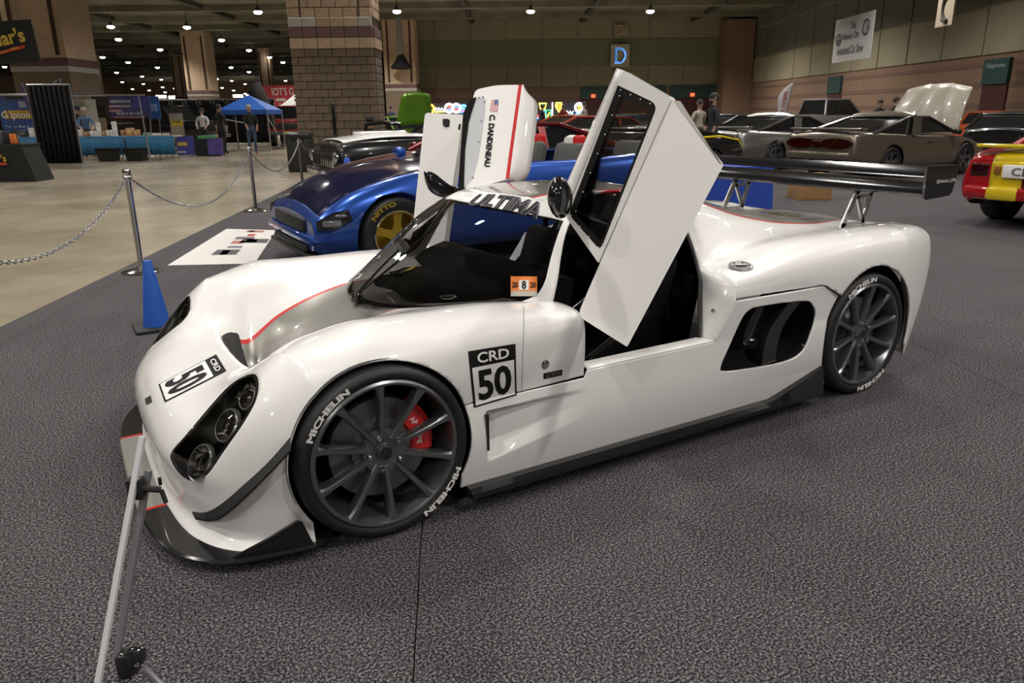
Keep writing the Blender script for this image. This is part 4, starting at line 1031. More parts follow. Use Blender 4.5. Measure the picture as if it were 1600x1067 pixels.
m = MB(); hbox(m, 18.3, 64.6, CZ/2, 2.2, 2.2, CZ); tag(m.build('pillar_8', BRICKB, smooth=False), 'brown corner pier where the two walls meet', kind='structure')
for px, d0, dd in ((1205, 47, 1.8), (1440, 31.5, 1.6)):
    m = MB(); hbox(m, RA-.02, d0, 1.15, .14, dd, 2.3); m.build('wall_doorway', MAR, rw, smooth=False)
    m = MB(); hbox(m, RA-.06, d0, 2.75, .2, dd*1.02, .95); m.build('doorway_header', TEAL, rw, smooth=False)
flat_text('Telephones', hall(RA-.06, 31.5, 2.95), 1.25, .24, mat('sign_grey', (.30, .36, .38), .5), rw, RM90, off=.12)
bn = sign('hanging_banner', 1332, 60, 36.2, 4.0, 1.9, (.50, .49, .47), 'white hanging banner for the car show on the right wall', [('The', 0, .55, .55, .3, (.08, .07, .07), 0), ('Atlantic City', -.15, .1, 1.7, .36, (.08, .07, .07), 0), ('Invitational Car Show', -.1, -.45, 2.7, .36, (.08, .07, .07), 0)], R=RM90, depth=.03, cat='banner')
bn_p = at(1332, 60, 36.2)
for dx, w_ in ((-1.45, .8),):
    V = [bn_p+RM90 @ Vector((dx+.28*math.cos(a), -.035, .05+.28*math.sin(a))) for a in np.linspace(0, 2*PI, 25)[:-1]]
    obj('emblem_disc', V, [tuple(range(24))], mat('emblem', (.07, .07, .07), .5), bn, smooth=False)
    V = [bn_p+RM90 @ Vector((dx+x, -.04, .15+z)) for x, z in ((-.5, .12), (0, .02), (.5, .12), (.3, -.08), (0, -.1), (-.3, -.08))]
    obj('emblem_wings', V, [tuple(range(6))], mat('emblem2', (.2, .2, .2), .5), bn, smooth=False)
V = [bn_p+RM90 @ Vector((1.3+r*math.cos(a), -.035, .35+r*math.sin(a))) for r in (.34, .25) for a in np.linspace(.6, 2*PI-.6, 24)]
obj('emblem_ring', V, [(i, i+1, 25+i, 24+i) for i in range(23)], bpy.data.materials['emblem'], bn, smooth=False)
flat_text('CMS', bn_p+RM90 @ Vector((1.45, 0, .35)), .55, .3, bpy.data.materials['emblem2'], bn, RM90, off=.04)
ph = empty('telephone_sign', at(1479, 12, 30.2), 'tan square wall sign with a telephone receiver symbol', 'sign')
P = at(1479, 12, 30.2); MB().bbox(P, (1.15, .08, 1.3), .02, RM90).build('board', mat('tan_board', (.46, .40, .29), .6), ph, smooth=False)
MB().tube([P+RM90 @ Vector((x, -.07, z)) for x, z in ((.25, .5), (.02, .42), (-.12, .15), (-.12, -.15), (.02, -.42), (.25, -.5))], [.09, .1, .055, .055, .1, .09], 8).build('receiver_symbol', mat('receiver', (.07, .06, .05), .6), ph)
# ================================================================ barrier, cone, easel and poster around the car
def stanchion(P, label, h=.95, first=[None]):
    if first[0] is None:
        e = empty('stanchion', P); e['local'] = 1
        MB().lathe([(.17, 0), (.175, .012), (.16, .022), (.08, .035), (.04, .05)], (0, 0, 0), 32).build('base', CHROME, e)
        MB().lathe([(.032, .03), (.03, .06), (.026, .08), (.026, .86)], (0, 0, 0), 20).build('post', CHROME, e)
        MB().lathe([(.026, .85), (.036, .855), (.036, .875), (.03, .885), (.036, .90), (.036, .93), (.028, .945), (.001, .95)], (0, 0, 0), 20).build('cap', CHROME, e)
        for k in range(4):
            a = k*PI/2+.6; r = MB(); r.tube([(.034*math.cos(a)+.014*math.cos(b)*math.cos(a), .034*math.sin(a)+.014*math.cos(b)*math.sin(a), .885+.014*math.sin(b)) for b in np.linspace(0, 2*PI, 9)], .003, 5, False); r.build('hook_ring', CHROME, e)
        first[0] = e
    else: e = copy_tree(first[0]); e.location = P
    return tag(e, label, 'stanchion', 'chrome stanchions of the chain barrier')
ST = [onz(222, 425), onz(400, 330), onz(473, 290)]
ST0 = ST[0]-(ST[1]-ST[0]).normalized()*3.3
for P, l in zip(ST, ('nearest chrome stanchion, at the carpet edge beside the blue cone', 'second chrome stanchion, left of the blue convertible nose', 'farthest chrome stanchion, in front of the black bin')): stanchion(P, l)
stanchion(ST0, 'chrome stanchion beyond the left edge, holding the near chain')
bp_ = onz(529, 282); bpost = empty('banner_post', bp_, 'black square post standing before the big block pillar', 'post')
MB().bbox(bp_+Vector((0, 0, .82)), (.07, .07, 1.6), .01).build('post', BLACKGLOSS, bpost); MB().bbox(bp_+Vector((0, 0, .015)), (.4, .4, .03), .008).build('base', BLACK, bpost)
link_me = None
CHM = mat('chain_steel', (.28, .28, .29), .35, metal=1)
def chain(a, b, sag, label):
    """every link is a ring of its own, joined as one hanging chain"""
    global link_me
    L = []; N = 400
    for i in range(N+1):
        t = i/N; p = a.lerp(b, t); p.z -= sag*4*t*(1-t); L.append(p)
    step = .034; mb = MB(); acc = 0; k = 0
    for i in range(1, N+1):
        acc += (L[i]-L[i-1]).length
        if acc >= step:
            acc = 0; p = L[i]; t = (L[min(i+1, N)]-L[i-1]).normalized(); n = (Vector((0, 0, 1)) if k % 2 else t.cross(Vector((0, 0, 1))).normalized()); n = (n-t*n.dot(t)).normalized()
            mb.tube([p+t*(.023*math.cos(q))+n*(.012*math.sin(q)) for q in np.linspace(0, 2*PI, 11)], .005, 4, False); k += 1
    o = mb.build('barrier_chain', CHM, ang=60)
    return tag(o, label, 'chain', 'chains of the barrier')
up = Vector((0, 0, .885))
chain(ST0+up, ST[0]+up, .42, 'sagging steel chain running off to the left edge')
chain(ST[0]+up, ST[1]+up, .50, 'sagging steel chain between the nearest and second stanchion')
chain(ST[1]+up, ST[2]+up, .42, 'sagging steel chain between the second and farthest stanchion')
chain(ST[2]+up, bp_+Vector((0, 0, .95)), .30, 'sagging chain between farthest stanchion and black post')
CONEB = mat('cone_blue', (.015, .09, .42), .45)
def cone(P, h, label, group=None):
    e = empty('traffic_cone', P, label, 'cone', group)
    MB().lathe([(h*.19, .02), (h*.06, h*.98), (h*.05, h), (h*.03, h)], P, 28).build('cone_body', CONEB, e)
    MB().bbox(P+Vector((0, 0, .012)), (h*.62, h*.62, .024), .008).build('cone_base', BLACK, e)
    return e
cone(onz(246, 512), .47, 'blue traffic cone beside the white car nose')
cone(at(543, 262, 12.)-Vector((0, 0, at(543, 262, 12.).z)), .75, 'blue cone standing before the black and chrome classic')
# poster lying on the carpet
q = [onz(*p) for p in ((262, 415), (398, 412), (432, 360), (354, 358))]
po = empty('floor_poster', sum(q, Vector())/4, 'white printed poster lying flat on the carpet', 'poster')
MB().prism([p+Vector((0, 0, .001)) for p in q], (0, 0, .003)).build('sheet', mat('poster_white', (.62, .60, .57), .5), po, smooth=False)
def pq(u0, v0, u1, v1): return [q[0].lerp(q[1], u).lerp(q[3].lerp(q[2], u), v)+Vector((0, 0, .0045)) for u, v in ((u0, v0), (u1, v0), (u1, v1), (u0, v1))]
pcol = [(.05, .05, .05), (.4, .05, .04), (.12, .12, .14), (.35, .12, .10), (.10, .09, .12)]
PR = [mat('poster_ink_%d' % i, c, .5) for i, c in enumerate(pcol)]
for k, (u0, v0, u1, v1, ci) in enumerate(((.35, .22, .68, .36, 0), (.45, .23, .55, .34, 1), (.45, .40, .66, .46, 2), (.42, .52, .62, .62, 3), (.40, .66, .72, .74, 4), (.55, .55, .98, .68, 0), (.62, .57, .8, .66, 2), (.55, .76, .68, .84, 1), (.45, .90, .78, .97, 3), (.5, .91, .6, .96, 0), (.12, .18, .22, .9, 3))):
    if k == 10: continue
    obj('poster_print', pq(u0, v0, u1, v1), [(0, 1, 2, 3)], PR[ci], po, smooth=False, fix=False)
# easel in the left foreground
ea = empty('display_easel', Vector((-.93, -.55, 0)), 'silver folding easel with black clips in the left foreground', 'easel')
W1 = mat('easel_lit_alu', (.72, .72, .74), .35, metal=.2); G1 = mat('easel_grey', (.30, .30, .31), .35, metal=.6)  # front leg: aluminium painted near white for the light falling on it
def sqbar(a, b, w, m, name, par):
    a, b = Vector(a), Vector(b); t = (b-a).normalized(); u = t.cross(FW).normalized(); v = t.cross(u); V = []
    for p in (a, b): V += [p+u*w*s1+v*w*s2 for s1, s2 in ((-.5, -.5), (.5, -.5), (.5, .5), (-.5, .5))]
    return obj(name, V, [(0, 1, 2, 3), (4, 5, 6, 7)]+[(i, (i+1) % 4, 4+(i+1) % 4, 4+i) for i in range(4)], m, par, smooth=False)
t_ = ony(223, 682, -.45); b_ = ony(153, 1067, -.55); dn = (b_-t_).normalized(); foot = b_+dn*(b_.z/-dn.z)
sqbar(t_, foot, .0115, W1, 'front_leg', ea)
t2 = ony(232, 735, -.44); b2 = ony(182, 1030, -.50); sqbar(t2, b2, .013, G1, 'rear_rail', ea)
dn2 = (b2-t2).normalized(); 
hb_ = ony(200, 1036, -.51); MB().bbox(hb_, (.04, .04, .062), .008, HM).build('hub_block', BLACK, ea); MB().bbox(ony(213, 1024, -.52), (.04, .03, .036), .008, HM).build('hub_clamp', BLACKGLOSS, ea)
for dx, dy in ((-10, -12), (14, 2), (10, 20)): MB().lathe([(.005, 0), (.004, .004), (.001, .005)], ony(200+dx, 1036+dy, -.545), 10, R=(-FW).to_track_quat('Z', 'Y').to_matrix()).build('rivet', CHROME, ea)
l3 = ony(225, 1045, -.51); l4 = ony(262, 1080, -.53); d3 = (l4-l3).normalized(); f3 = l4+Vector((.22, -.1, 0)); f3.z = .0; MB().tube([l3, l4, f3], .009, 8).build('side_leg', G1, ea)
f5 = hb_+Vector((-.02, .25, 0)); f5.z = 0; MB().tube([hb_, f5], .010, 8).build('back_leg', G1, ea)
c1, c2 = ony(207, 762, -.46), ony(252, 765, -.47)
MB().bbox(ony(213, 762, -.455), (.034, .03, .05), .006, HM).build('clip_block', BLACK, ea)
MB().tube([c1, c2], .0075, 8).build('clip_peg', BLACK, ea); MB().tube([c2, c2+Vector((.005, -.01, -.03))], .005, 6).build('clip_hook', BLACK, ea)
MB().tube([c2+Vector((0, 0, .012)), c2+Vector((.0, -.0, .03))], .004, 6).build('clip_tip', BLACK, ea)

# ================================================================ parked cars
def paint(name, col, metal=.0, rough=.3): return mat(name, col, rough, metal=metal, coat=.9)
DGL = mat('dark_car_glass', (.012, .013, .014), .06, coat=.3)
LAMPR = mat('tail_red', (.022, .001, .0015), .15, coat=.6)
LAMPC = mat('lamp_clear', (.35, .35, .36), .1, metal=.7)
def simple_wheel(parent, c, r, wd, side, rimm, n=5, tyre=RUBBER):
    """side -1: outer face towards -y in the car's own frame"""
    s = side; rr = r*.68
    t = MB().lathe([(rr, s*wd*.45), (rr+.02, s*wd*.5), (r*.93, s*wd*.5), (r, s*wd*.38), (r, -s*wd*.5), (rr, -s*wd*.5)], c, 36, 'y', cap=False).build('wheel', tyre, parent, ang=50)
    MB().lathe([(rr, s*wd*.47), (rr-.012, s*wd*.50), (rr-.022, s*wd*.46), (rr-.035, s*wd*.1), (rr-.04, -s*wd*.3), (.03, -s*wd*.3)], c, 36, 'y', cap=False).build('rim', CHROME if rimm is None else rimm, t)
    for k in range(n):
        a = k*2*PI/n+.3; u = Vector((math.cos(a), 0, math.sin(a))); v = Vector((-math.sin(a), 0, math.cos(a))); V = []
        for q_, hw, y0 in ((.02, .05, .30), (rr*.5, .032, .36), (rr-.015, .045, .44)):
            V += [Vector(c)+u*q_+v*hw+Vector((0, s*wd*y0, 0)), Vector(c)+u*q_-v*hw+Vector((0, s*wd*y0, 0)), Vector(c)+u*q_-v*hw+Vector((0, s*wd*(y0-.14), 0)), Vector(c)+u*q_+v*hw+Vector((0, s*wd*(y0-.14), 0))]
        obj('spoke', V, [(i*4+j, i*4+(j+1) % 4, (i+1)*4+(j+1) % 4, (i+1)*4+j) for i in range(2) for j in range(4)]+[(0, 1, 2, 3), (8, 9, 10, 11)], ALU if rimm is None else rimm, t, smooth=False)
    return t
def body_mesh(st, wheels, nu=70, nv=44):
    """st rows: x, bottom z, half width, belt z, top z at the shoulder, crown z at the middle; wheels: (x, radius, arch)"""
    net = []
    for x, zb, w_, zs, zt, zc in st:
        net.append([(x, -w_*.88, zb), (x, -w_*.97, zb+.10), (x, -w_, (zb+zs)*.5), (x, -w_*.985, zs), (x, -w_*.90, zt-.01), (x, -w_*.72, zt+.25*(zc-zt)), (x, -w_*.36, zc-.012), (x, 0, zc)])
    G = surf(net, nu, nv); V, F = grid(G)
    for wx, r, ar in wheels: V, F = clip(V, F, np.where(V[:, 1] < -.35, np.hypot(V[:, 0]-wx, V[:, 2]-r)-ar, 1.))
    n = len(V); M_ = V.copy(); M_[:, 1] *= -1
    V2, F2 = weld(np.concatenate([V, M_]), list(F)+[tuple(i+n for i in f)[::-1] for f in F], .002)
    # close nose and tail
    return V2, F2
def end_cap(st, k, m, parent, name):
    x, zb, w_, zs, zt, zc = st[k]
    P = [(x, -w_*.88, zb), (x, -w_*.97, zb+.10), (x, -w_, (zb+zs)*.5), (x, -w_*.985, zs), (x, -w_*.90, zt-.01), (x, -w_*.72, zt+.25*(zc-zt)), (x, -w_*.36, zc-.012), (x, 0, zc)]
    P = P+[(a, -b, c) for a, b, c in P[::-1][1:]]
    return obj(name, P, [tuple(range(len(P)))], m, parent, smooth=False, fix=False)
def greenhouse(parent, w_, belt, roof, x0, x1, x2, x3, roofm, glass=DGL, wr=.74, pill=None):
    """x0 rear-glass base, x1 roof rear, x2 roof front, x3 windscreen base (x grows to the front)"""
    b, r = w_*.93, w_*wr; pill = pill or roofm; zb = belt-.03
    V = [(x0, -b*.9, zb), (x3, -b*.92, zb), (x3, b*.92, zb), (x0, b*.9, zb), (x1, -r, roof-.04), (x2, -r, roof-.05), (x2, r, roof-.05), (x1, r, roof-.04)]
    g = obj('cabin_glass', V, [(0, 1, 5, 4), (1, 2, 6, 5), (2, 3, 7, 6), (3, 0, 4, 7), (4, 5, 6, 7)], glass, parent, smooth=False)
    net = [[(x, y, roof-.05+c*(1-(y/r)**2*.9)) for y in (-r*1.01, -r*.9, -r*.5, 0, r*.5, r*.9, r*1.01)] for x, c in ((x1-.03, .01), (x1*.75+x2*.25, .055), (x1*.5+x2*.5, .065), (x1*.25+x2*.75, .055), (x2+.03, .01))]
    V, F = grid(surf(net, 14, 14)); obj('roof', V, F, roofm, parent, thick=.03, off=1)
    for s in (-1, 1):
        MB().tube([(x3+.02, s*b*.93, zb), (x2, s*r, roof-.04)], [.035, .03], 6).build('front_pillar', pill, parent)
        MB().tube([(x0-.02, s*b*.91, zb), (x1, s*r, roof-.035)], [.05, .035], 6).build('rear_pillar', pill, parent)
        MB().tube([(x2, s*r*1.01, roof-.04), (x1, s*r*1.01, roof-.035)], .03, 6).build('roof_rail', pill, parent)
        mx_ = x1*.62+x2*.38; MB().prism([(mx_-.12, s*(b*.93), zb), (mx_-.02, s*(b*.93), zb), (mx_+.02, s*(r*1.01), roof-.05), (mx_-.10, s*(r*1.01), roof-.05)], (0, s*.012, 0)).build('door_pillar', pill, parent)
    return g
def parked(name, P, heading, label, cat='car'):
    e = empty(name, P, label, cat, rz=heading); e['local'] = 1; return e
def mirror2(parent, x, w_, z, m):
    for s in (-1, 1):
        MB().bbox((x, s*(w_*.98+.09), z+.05), (.12, .18, .11), .04).build('wing_mirror', m, parent)

# blue convertible beside the white car (its own +x points to the nose)
NAVY = mat('navy_hood', (.005, .006, .026), .12, spec=.3); BLUE = paint('metallic_blue', (.018, .075, .36), .55, .28)
must = parked('convertible_car', Vector((3.22, 4.98, 0)), PI-.02, 'metallic blue convertible with dark navy bonnet, top down')
stM = [(-2.36, .35, .80, .70, .84, .86), (-2.25, .26, .88, .72, .92, .95), (-1.5, .2, .93, .74, .96, .99), (-.6, .18, .93, .72, .93, .93), (.3, .18, .93, .72, .93, .94), (.75, .18, .935, .72, .91, .97), (1.3, .18, .94, .69, .86, .935), (1.72, .19, .925, .63, .76, .85), (1.95, .2, .90, .56, .66, .74), (2.08, .22, .86, .48, .57, .64), (2.15, .25, .80, .42, .50, .55)]
wl = [(1.42, .345, .385), (-1.30, .345, .38)]
V, F = body_mesh(stM, wl, 110, 60); VA = np.array(V)
hood = np.minimum(np.minimum(VA[:, 0]-.72, 2.09-VA[:, 0]), np.minimum(.77-np.abs(VA[:, 1]), VA[:, 2]-.50))
hv, hf = clip(VA, F, hood); VA, F = clip(VA, F, -hood)
cockpit = np.minimum(np.minimum(VA[:, 0]+1.55, .45-VA[:, 0]), np.minimum(.70-np.abs(VA[:, 1]), VA[:, 2]-.8))
VA, F = clip(VA, F, -cockpit)
obj('body', VA, F, BLUE, must, thick=.01); hv[:, 2] += .004
hd = obj('bonnet', hv, hf, NAVY, must, thick=.01)
for y in (-.42, -.25, 0, .25, .42): MB().tube([(.9, y, .966-.1*abs(y)), (1.4, y*.98, .918-.1*abs(y)), (1.72, y*.92, .848-.1*abs(y)), (1.98, y*.85, .715-.08*abs(y))], [.008, .016, .012, .004], 8).build('bonnet_crease', NAVY, hd)
end_cap(stM, -1, BLUE, must, 'nose_panel'); end_cap(stM, 0, BLUE, must, 'tail_panel')
MB().bbox((2.15, 0, .45), (.05, 1.05, .13), .03).build('grille', BLACK, must); MB().bbox((2.14, 0, .25), (.10, 1.15, .07), .03).build('lower_grille', BLACK, must)
MB().bbox((2.10, 0, .345), (.20, 1.56, .09), .045).build('bumper', BLUE, must)
MB().bbox((2.10, 0, .19), (.18, 1.5, .04), .02).build('chin_spoiler', BLACK, must)
for s in (-1, 1):
    hl = MB().prism([(1.82, s*.895, .51), (1.99, s*.868, .43), (2.11, s*.81, .43), (2.11, s*.78, .50), (1.95, s*.84, .58), (1.85, s*.885, .595)], (.03, s*.05, .02)).build('headlamp', BLACKGLOSS, must, smooth=False)
    MB().bbox((2.02, s*.905, .50), (.16, .03, .055), .012, Matrix.Rotation(-s*.42, 3, 'Z')).build('lamp_insert', LAMPC, hl)
    MB().bbox((1.94, s*.915, .565), (.10, .03, .022), .008, Matrix.Rotation(-s*.32, 3, 'Z')).build('lamp_insert', LAMPC, hl)
    MB().bbox((-2.36, s*.5, .72), (.04, .42, .14), .02).build('tail_lamp', LAMPR, must)
mirror2(must, .62, .93, .93, BLUE)
GOLD = mat('gold_spoke', (.42, .28, .03), .35, metal=.5)
for x, r, _ in wl:
    for s in (-1, 1):
        wq = simple_wheel(must, (x, s*.80, .345), .345, .26, s, GOLD)
        MB().lathe([(.236, s*.125), (.23, s*.132), (.212, s*.12), (.205, s*.07)], (x, s*.80, .345), 36, 'y', cap=False).build('polished_lip', CHROME, wq)
        for a0 in (60, 240):
            tx = text_geo('NITTO', .05); V2, F2 = fine(tx[0], tx[1], .1); VV = []
            for u, v in V2:
                a = math.radians(a0-s*52*u*(-1)-26); rr = .27+.045*v; VV.append((x+rr*math.cos(a), s*.80+s*.1315, .345+rr*math.sin(a)))
            obj('tyre_lettering', VV, F2, GOLD, wq, smooth=False, fix=False)
SEATG = mat('seat_grey', (.07, .07, .065), .6)
for x in (-.62, -1.42):
    for s in (-1, 1):
        y = s*.40
        st_ = MB().bbox((x+.2, y, .52), (.52, .50, .16), .06).build('seat', SEATG, must)
        MB().bbox((x-.12, y, .80), (.17, .48, .58), .07, Matrix.Rotation(-.22, 3, 'Y')).build('backrest', SEATG, st_)
        if x > -1:
            hr = MB().bbox((x-.20, y, 1.06), (.15, .26, .20), .06).build('headrest', mat('cover_white', (.62, .60, .58), .6) if 'cover_white' not in bpy.data.materials else bpy.data.materials['cover_white'], st_)
            MB().bbox((x-.20, y+.10, 1.06), (.155, .075, .205), .035).build('headrest_band', REDP, hr)
MB().box((-.5, 0, .34), (1.9, 1.36, .05)).build('cabin_floor', BLACK, must, smooth=False); MB().bbox((.36, 0, .84), (.30, 1.4, .18), .05).build('dashboard', BLACK, must)
MB().tube([(.52, -.82, .93), (.0, -.62, 1.33), (.0, .62, 1.33), (.52, .82, .93)], .03, 8).build('windscreen_frame', BLACKGLOSS, must)
obj('windscreen', [(.52, -.80, .95), (.52, .80, .95), (.0, .60, 1.32), (.0, -.60, 1.32)], [(0, 1, 2, 3)], GLASS, must, smooth=False)

def coupe(name, P, hdg, label, col, st, wl, gh, roofm=None, rim=None, glass=DGL):
    c = parked(name, P, hdg, label); V, F = body_mesh(st, wl, 70, 44); bd = obj('body', V, F, col, c, thick=.01)
    end_cap(st, -1, col, c, 'nose_panel'); end_cap(st, 0, col, c, 'tail_panel')
    if gh: greenhouse(c, *gh, roofm or col, glass)
    for x, r, _ in wl:
        for s in (-1, 1): simple_wheel(c, (x, s*(max(q_[2] for q_ in st)-.13), r), r, .24, s, rim or ALU)
    MB().box(((wl[0][0]+wl[1][0])/2, 0, .3), (2.2, 1.3, .2)).build('underbody', BLACK, c, smooth=False)
    return c
stS = [(-2.25, .38, .72, .60, .80, .86), (-2.1, .28, .85, .66, .87, .93), (-1.4, .2, .91, .70, .90, .95), (-.5, .18, .92, .70, .88, .92), (.4, .18, .92, .70, .87, .90), (1.0, .18, .92, .68, .84, .90), (1.6, .19, .90, .63, .76, .82), (2.0, .22, .84, .56, .66, .70), (2.2, .28, .72, .48, .56, .58)]
wS = [(1.32, .33, .37), (-1.28, .33, .37)]
MARO = paint('maroon_paint', (.13, .006, .008), .4, .25)
mr = coupe('coupe_car', Vector((4.55, 7.6, 0)), PI-.02, 'dark red coupe parked behind the blue convertible', MARO, stS, wS, (.92, .90, 1.27, -2.0, -.9, .0, .75))
for s in (-1, 1): MB().bbox((2.1, s*.62, .60), (.14, .3, .10), .03).build('headlamp', LAMPC, mr); MB().bbox((-2.2, s*.5, .72), (.06, .5, .12), .02).build('tail_lamp', mat('amber_lamp', (.5, .2, .02), .3, emit=.6), mr)
mirror2(mr, .6, .92, .88, MARO)
# black classic with white bonnet stripe and chrome front
BLK = paint('black_car_paint', (.010, .010, .011), 0, .2)
stC = [(-2.5, .40, .75, .60, .82, .84), (-2.3, .3, .88, .70, .90, .93), (-1.2, .22, .94, .76, .95, .98), (.2, .22, .94, .76, .95, .99), (1.2, .22, .94, .76, .95, 1.01), (2.0, .24, .93, .74, .93, .985), (2.45, .3, .90, .70, .89, .93), (2.55, .34, .86, .66, .84, .87)]
wC = [(1.55, .34, .38), (-1.3, .34, .38)]
bc = coupe('classic_car', Vector((6.05, 11.4, 0)), PI-.03, 'black classic car with white bonnet panel and chrome front', BLK, stC, wC, (.94, .95, 1.36, -1.7, -.9, .1, .7), rim=CHROME)
net = [[(x, y, z) for y, z in ((-.62, zc-.035), (-.5, zc-.01), (-.3, zc+.006), (0, zc+.012), (.3, zc+.006), (.5, zc-.01), (.62, zc-.035))] for x, zc in ((.75, 1.015), (1.2, 1.03), (1.7, 1.02), (2.1, .985), (2.4, .945))]
V, F = grid(surf(net, 20, 16)); obj('bonnet_panel', V, F, WHITE, bc, thick=.02, off=1)
scp = MB().bbox((1.5, 0, 1.06), (.9, .5, .07), .035).build('bonnet_scoop', WHITE, bc)
gr = MB().bbox((2.58, 0, .62), (.08, 1.3, .24), .03).build('grille', CHROME, bc); MB().bbox((2.62, 0, .42), (.14, 1.75, .12), .04).build('bumper', CHROME, bc)
for y in np.linspace(-.55, .55, 9): MB().box((2.625, y, .62), (.012, .03, .2)).build('grille_bar', BLACK, gr)
for s in (-1, 1):
    h1 = MB().lathe([(.10, 0), (.11, .03), (.09, .045), (.001, .06)], (2.57, s*.74, .68), 20, 'x').build('headlamp', CHROME, bc)
    MB().lathe([(.085, .046), (.05, .066), (.001, .07)], (2.57, s*.74, .68), 20, 'x').build('lamp_glass', LAMPC, h1)
# lime green car with its bonnet up
GRN = paint('lime_paint', (.10, .22, .01), .2)
gc = coupe('coupe_car', hall(-3.7, 27.5, 0), -YAW-PI/2+.55, 'lime green car with raised bonnet near the far pillar', GRN, stS, wS, (.9, .90, 1.30, -1.9, -.9, .1, .85))
gb = MB(); V = []
for i in range(7):
    for j in range(5):
        u = i/6; v = j/4; V.append((.85+.25*u, (v-.5)*1.4*(1-.25*u), .95+1.05*u+.10*math.sin(v*PI)))
obj('raised_bonnet', V, [(i*5+j, (i+1)*5+j, (i+1)*5+j+1, i*5+j+1) for i in range(6) for j in range(4)], GRN, gc, thick=.02)
vm = empty('utility_vehicle', at(606, 232, 17.5)-Vector((0, 0, at(606, 232, 17.5).z)), 'small dark vehicle with framed windscreen behind the black classic', 'vehicle'); vp = vm.location
MB().bbox(vp+Vector((0, 0, .55)), (1.0, 1.4, .55), .12, HM).build('body', BLK, vm)
MB().tube([vp+HM @ Vector(p) for p in ((-.42, -.5, .8), (-.36, -.5, 1.18), (.0, -.5, 1.22), (.36, -.5, 1.18), (.42, -.5, .8))], .045, 8).build('windscreen_frame', BLACKGLOSS, vm)
obj('windscreen', [vp+HM @ Vector(p) for p in ((-.38, -.48, .85), (.38, -.48, .85), (.34, -.48, 1.15), (-.34, -.48, 1.15))], [(0, 1, 2, 3)], GLASS, vm, smooth=False)
for sx in (-1, 1):
    for sy in (-1, 1): MB().lathe([(.28, -.1), (.28, .1)], vp+HM @ Vector((sx*.5, sy*.5, .28)), 20, 'x', R=Matrix.Rotation(-YAW, 3, 'Z')).build('wheel', RUBBER, vm)
# champagne and silver coupes seen from behind
CHAM = paint('champagne_paint', (.20, .175, .135), .75, .3); SILV = paint('silver_paint', (.30, .295, .275), .8, .3)
stT = [(-2.45, .42, .70, .62, .80, .83), (-2.38, .34, .84, .66, .90, .95), (-2.0, .24, .90, .70, .93, .98), (-1.2, .2, .925, .72, .90, .95), (-.3, .18, .92, .71, .86, .90), (.6, .18, .92, .70, .84, .88), (1.2, .18, .91, .67, .80, .86), (1.9, .2, .87, .58, .68, .73), (2.35, .26, .76, .48, .55, .57), (2.45, .3, .68, .44, .5, .52)]
wT = [(1.35, .33, .375), (-1.3, .33, .375)]
def tcar(P, hdg, col, label, bonnet_up):
    c = coupe('coupe_car', P, hdg, label, col, stT, wT, (.92, .93, 1.25, -1.85, -.55, .15, .95), roofm=BLK, rim=GUN)
    MB().tube([(-.40, -.70, 1.21), (-.38, -.45, 1.265), (-.38, 0, 1.28), (-.38, .45, 1.265), (-.40, .70, 1.21)], .07, 8).build('roof_hoop', col, c)
    MB().bbox((-2.2, 0, 1.01), (.30, 1.62, .05), .02).build('rear_spoiler', col, c)
    for s in (-1, 1):
        V = []; n = 28
        for k in range(n):
            a = k*2*PI/n; V.append((-2.475+.10*max(0, abs(.40+.42*math.cos(a))-.60), s*(.42+.36*math.cos(a)), .74+.10*math.sin(a)))
        V += [(v[0]+.06, v[1], v[2]) for v in V]
        obj('tail_lamp', V, [tuple(range(n)), tuple(range(n, 2*n))[::-1]]+[(i, (i+1) % n, n+(i+1) % n, n+i) for i in range(n)], LAMPR, c, ang=40)
        for s_ in (s,): MB().prism([(-.66, s_*.855, .87), (-.38, s_*.855, .87), (-.22, s_*.72, 1.21), (-.46, s_*.72, 1.21)], (0, s_*.03, 0)).build('broad_pillar', col, c, smooth=False)
    MB().bbox((-2.46, 0, .72), (.05, .22, .14), .03).build('rear_emblem_panel', LAMPR, c)
    MB().bbox((-2.42, 0, .50), (.12, 1.5, .16), .05).build('rear_bumper', col, c)
    mirror2(c, .75, .92, .86, BLK)
    MB().bbox((-.05, -.93, .74), (.18, .02, .035), .008).build('door_handle', col, c)
    if bonnet_up:
        V = []
        for i in range(9):
            for j in range(13):
                u = i/8; v = j/12; y = (v-.5)*1.66*(1-.12*u*u); ridge = .09*math.exp(-((abs(y)-.25)/.07)**2)
                V.append((1.05+.12*u+.38*u*u+ridge*1.0, y, .88+1.02*u-.10*(2*(v-.5))**2*u+ridge*.2))
        obj('raised_bonnet', V, [(i*13+j, (i+1)*13+j, (i+1)*13+j+1, i*13+j+1) for i in range(8) for j in range(12)], mat('bonnet_inner', (.34, .31, .25), .4, coat=.6), c, thick=.02)
        MB().box((1.5, 0, .70), (1.0, 1.3, .10)).build('engine_bay', BLACK, c, smooth=False)
    return c
tcar(Vector((15.05, 8.05, 0)), 0.0, CHAM, 'champagne coupe seen from behind with its bonnet raised', True)
tcar(Vector((15.1, 11.1, 0)), 0.05, SILV, 'silver coupe seen from behind, left of the champagne one', False)
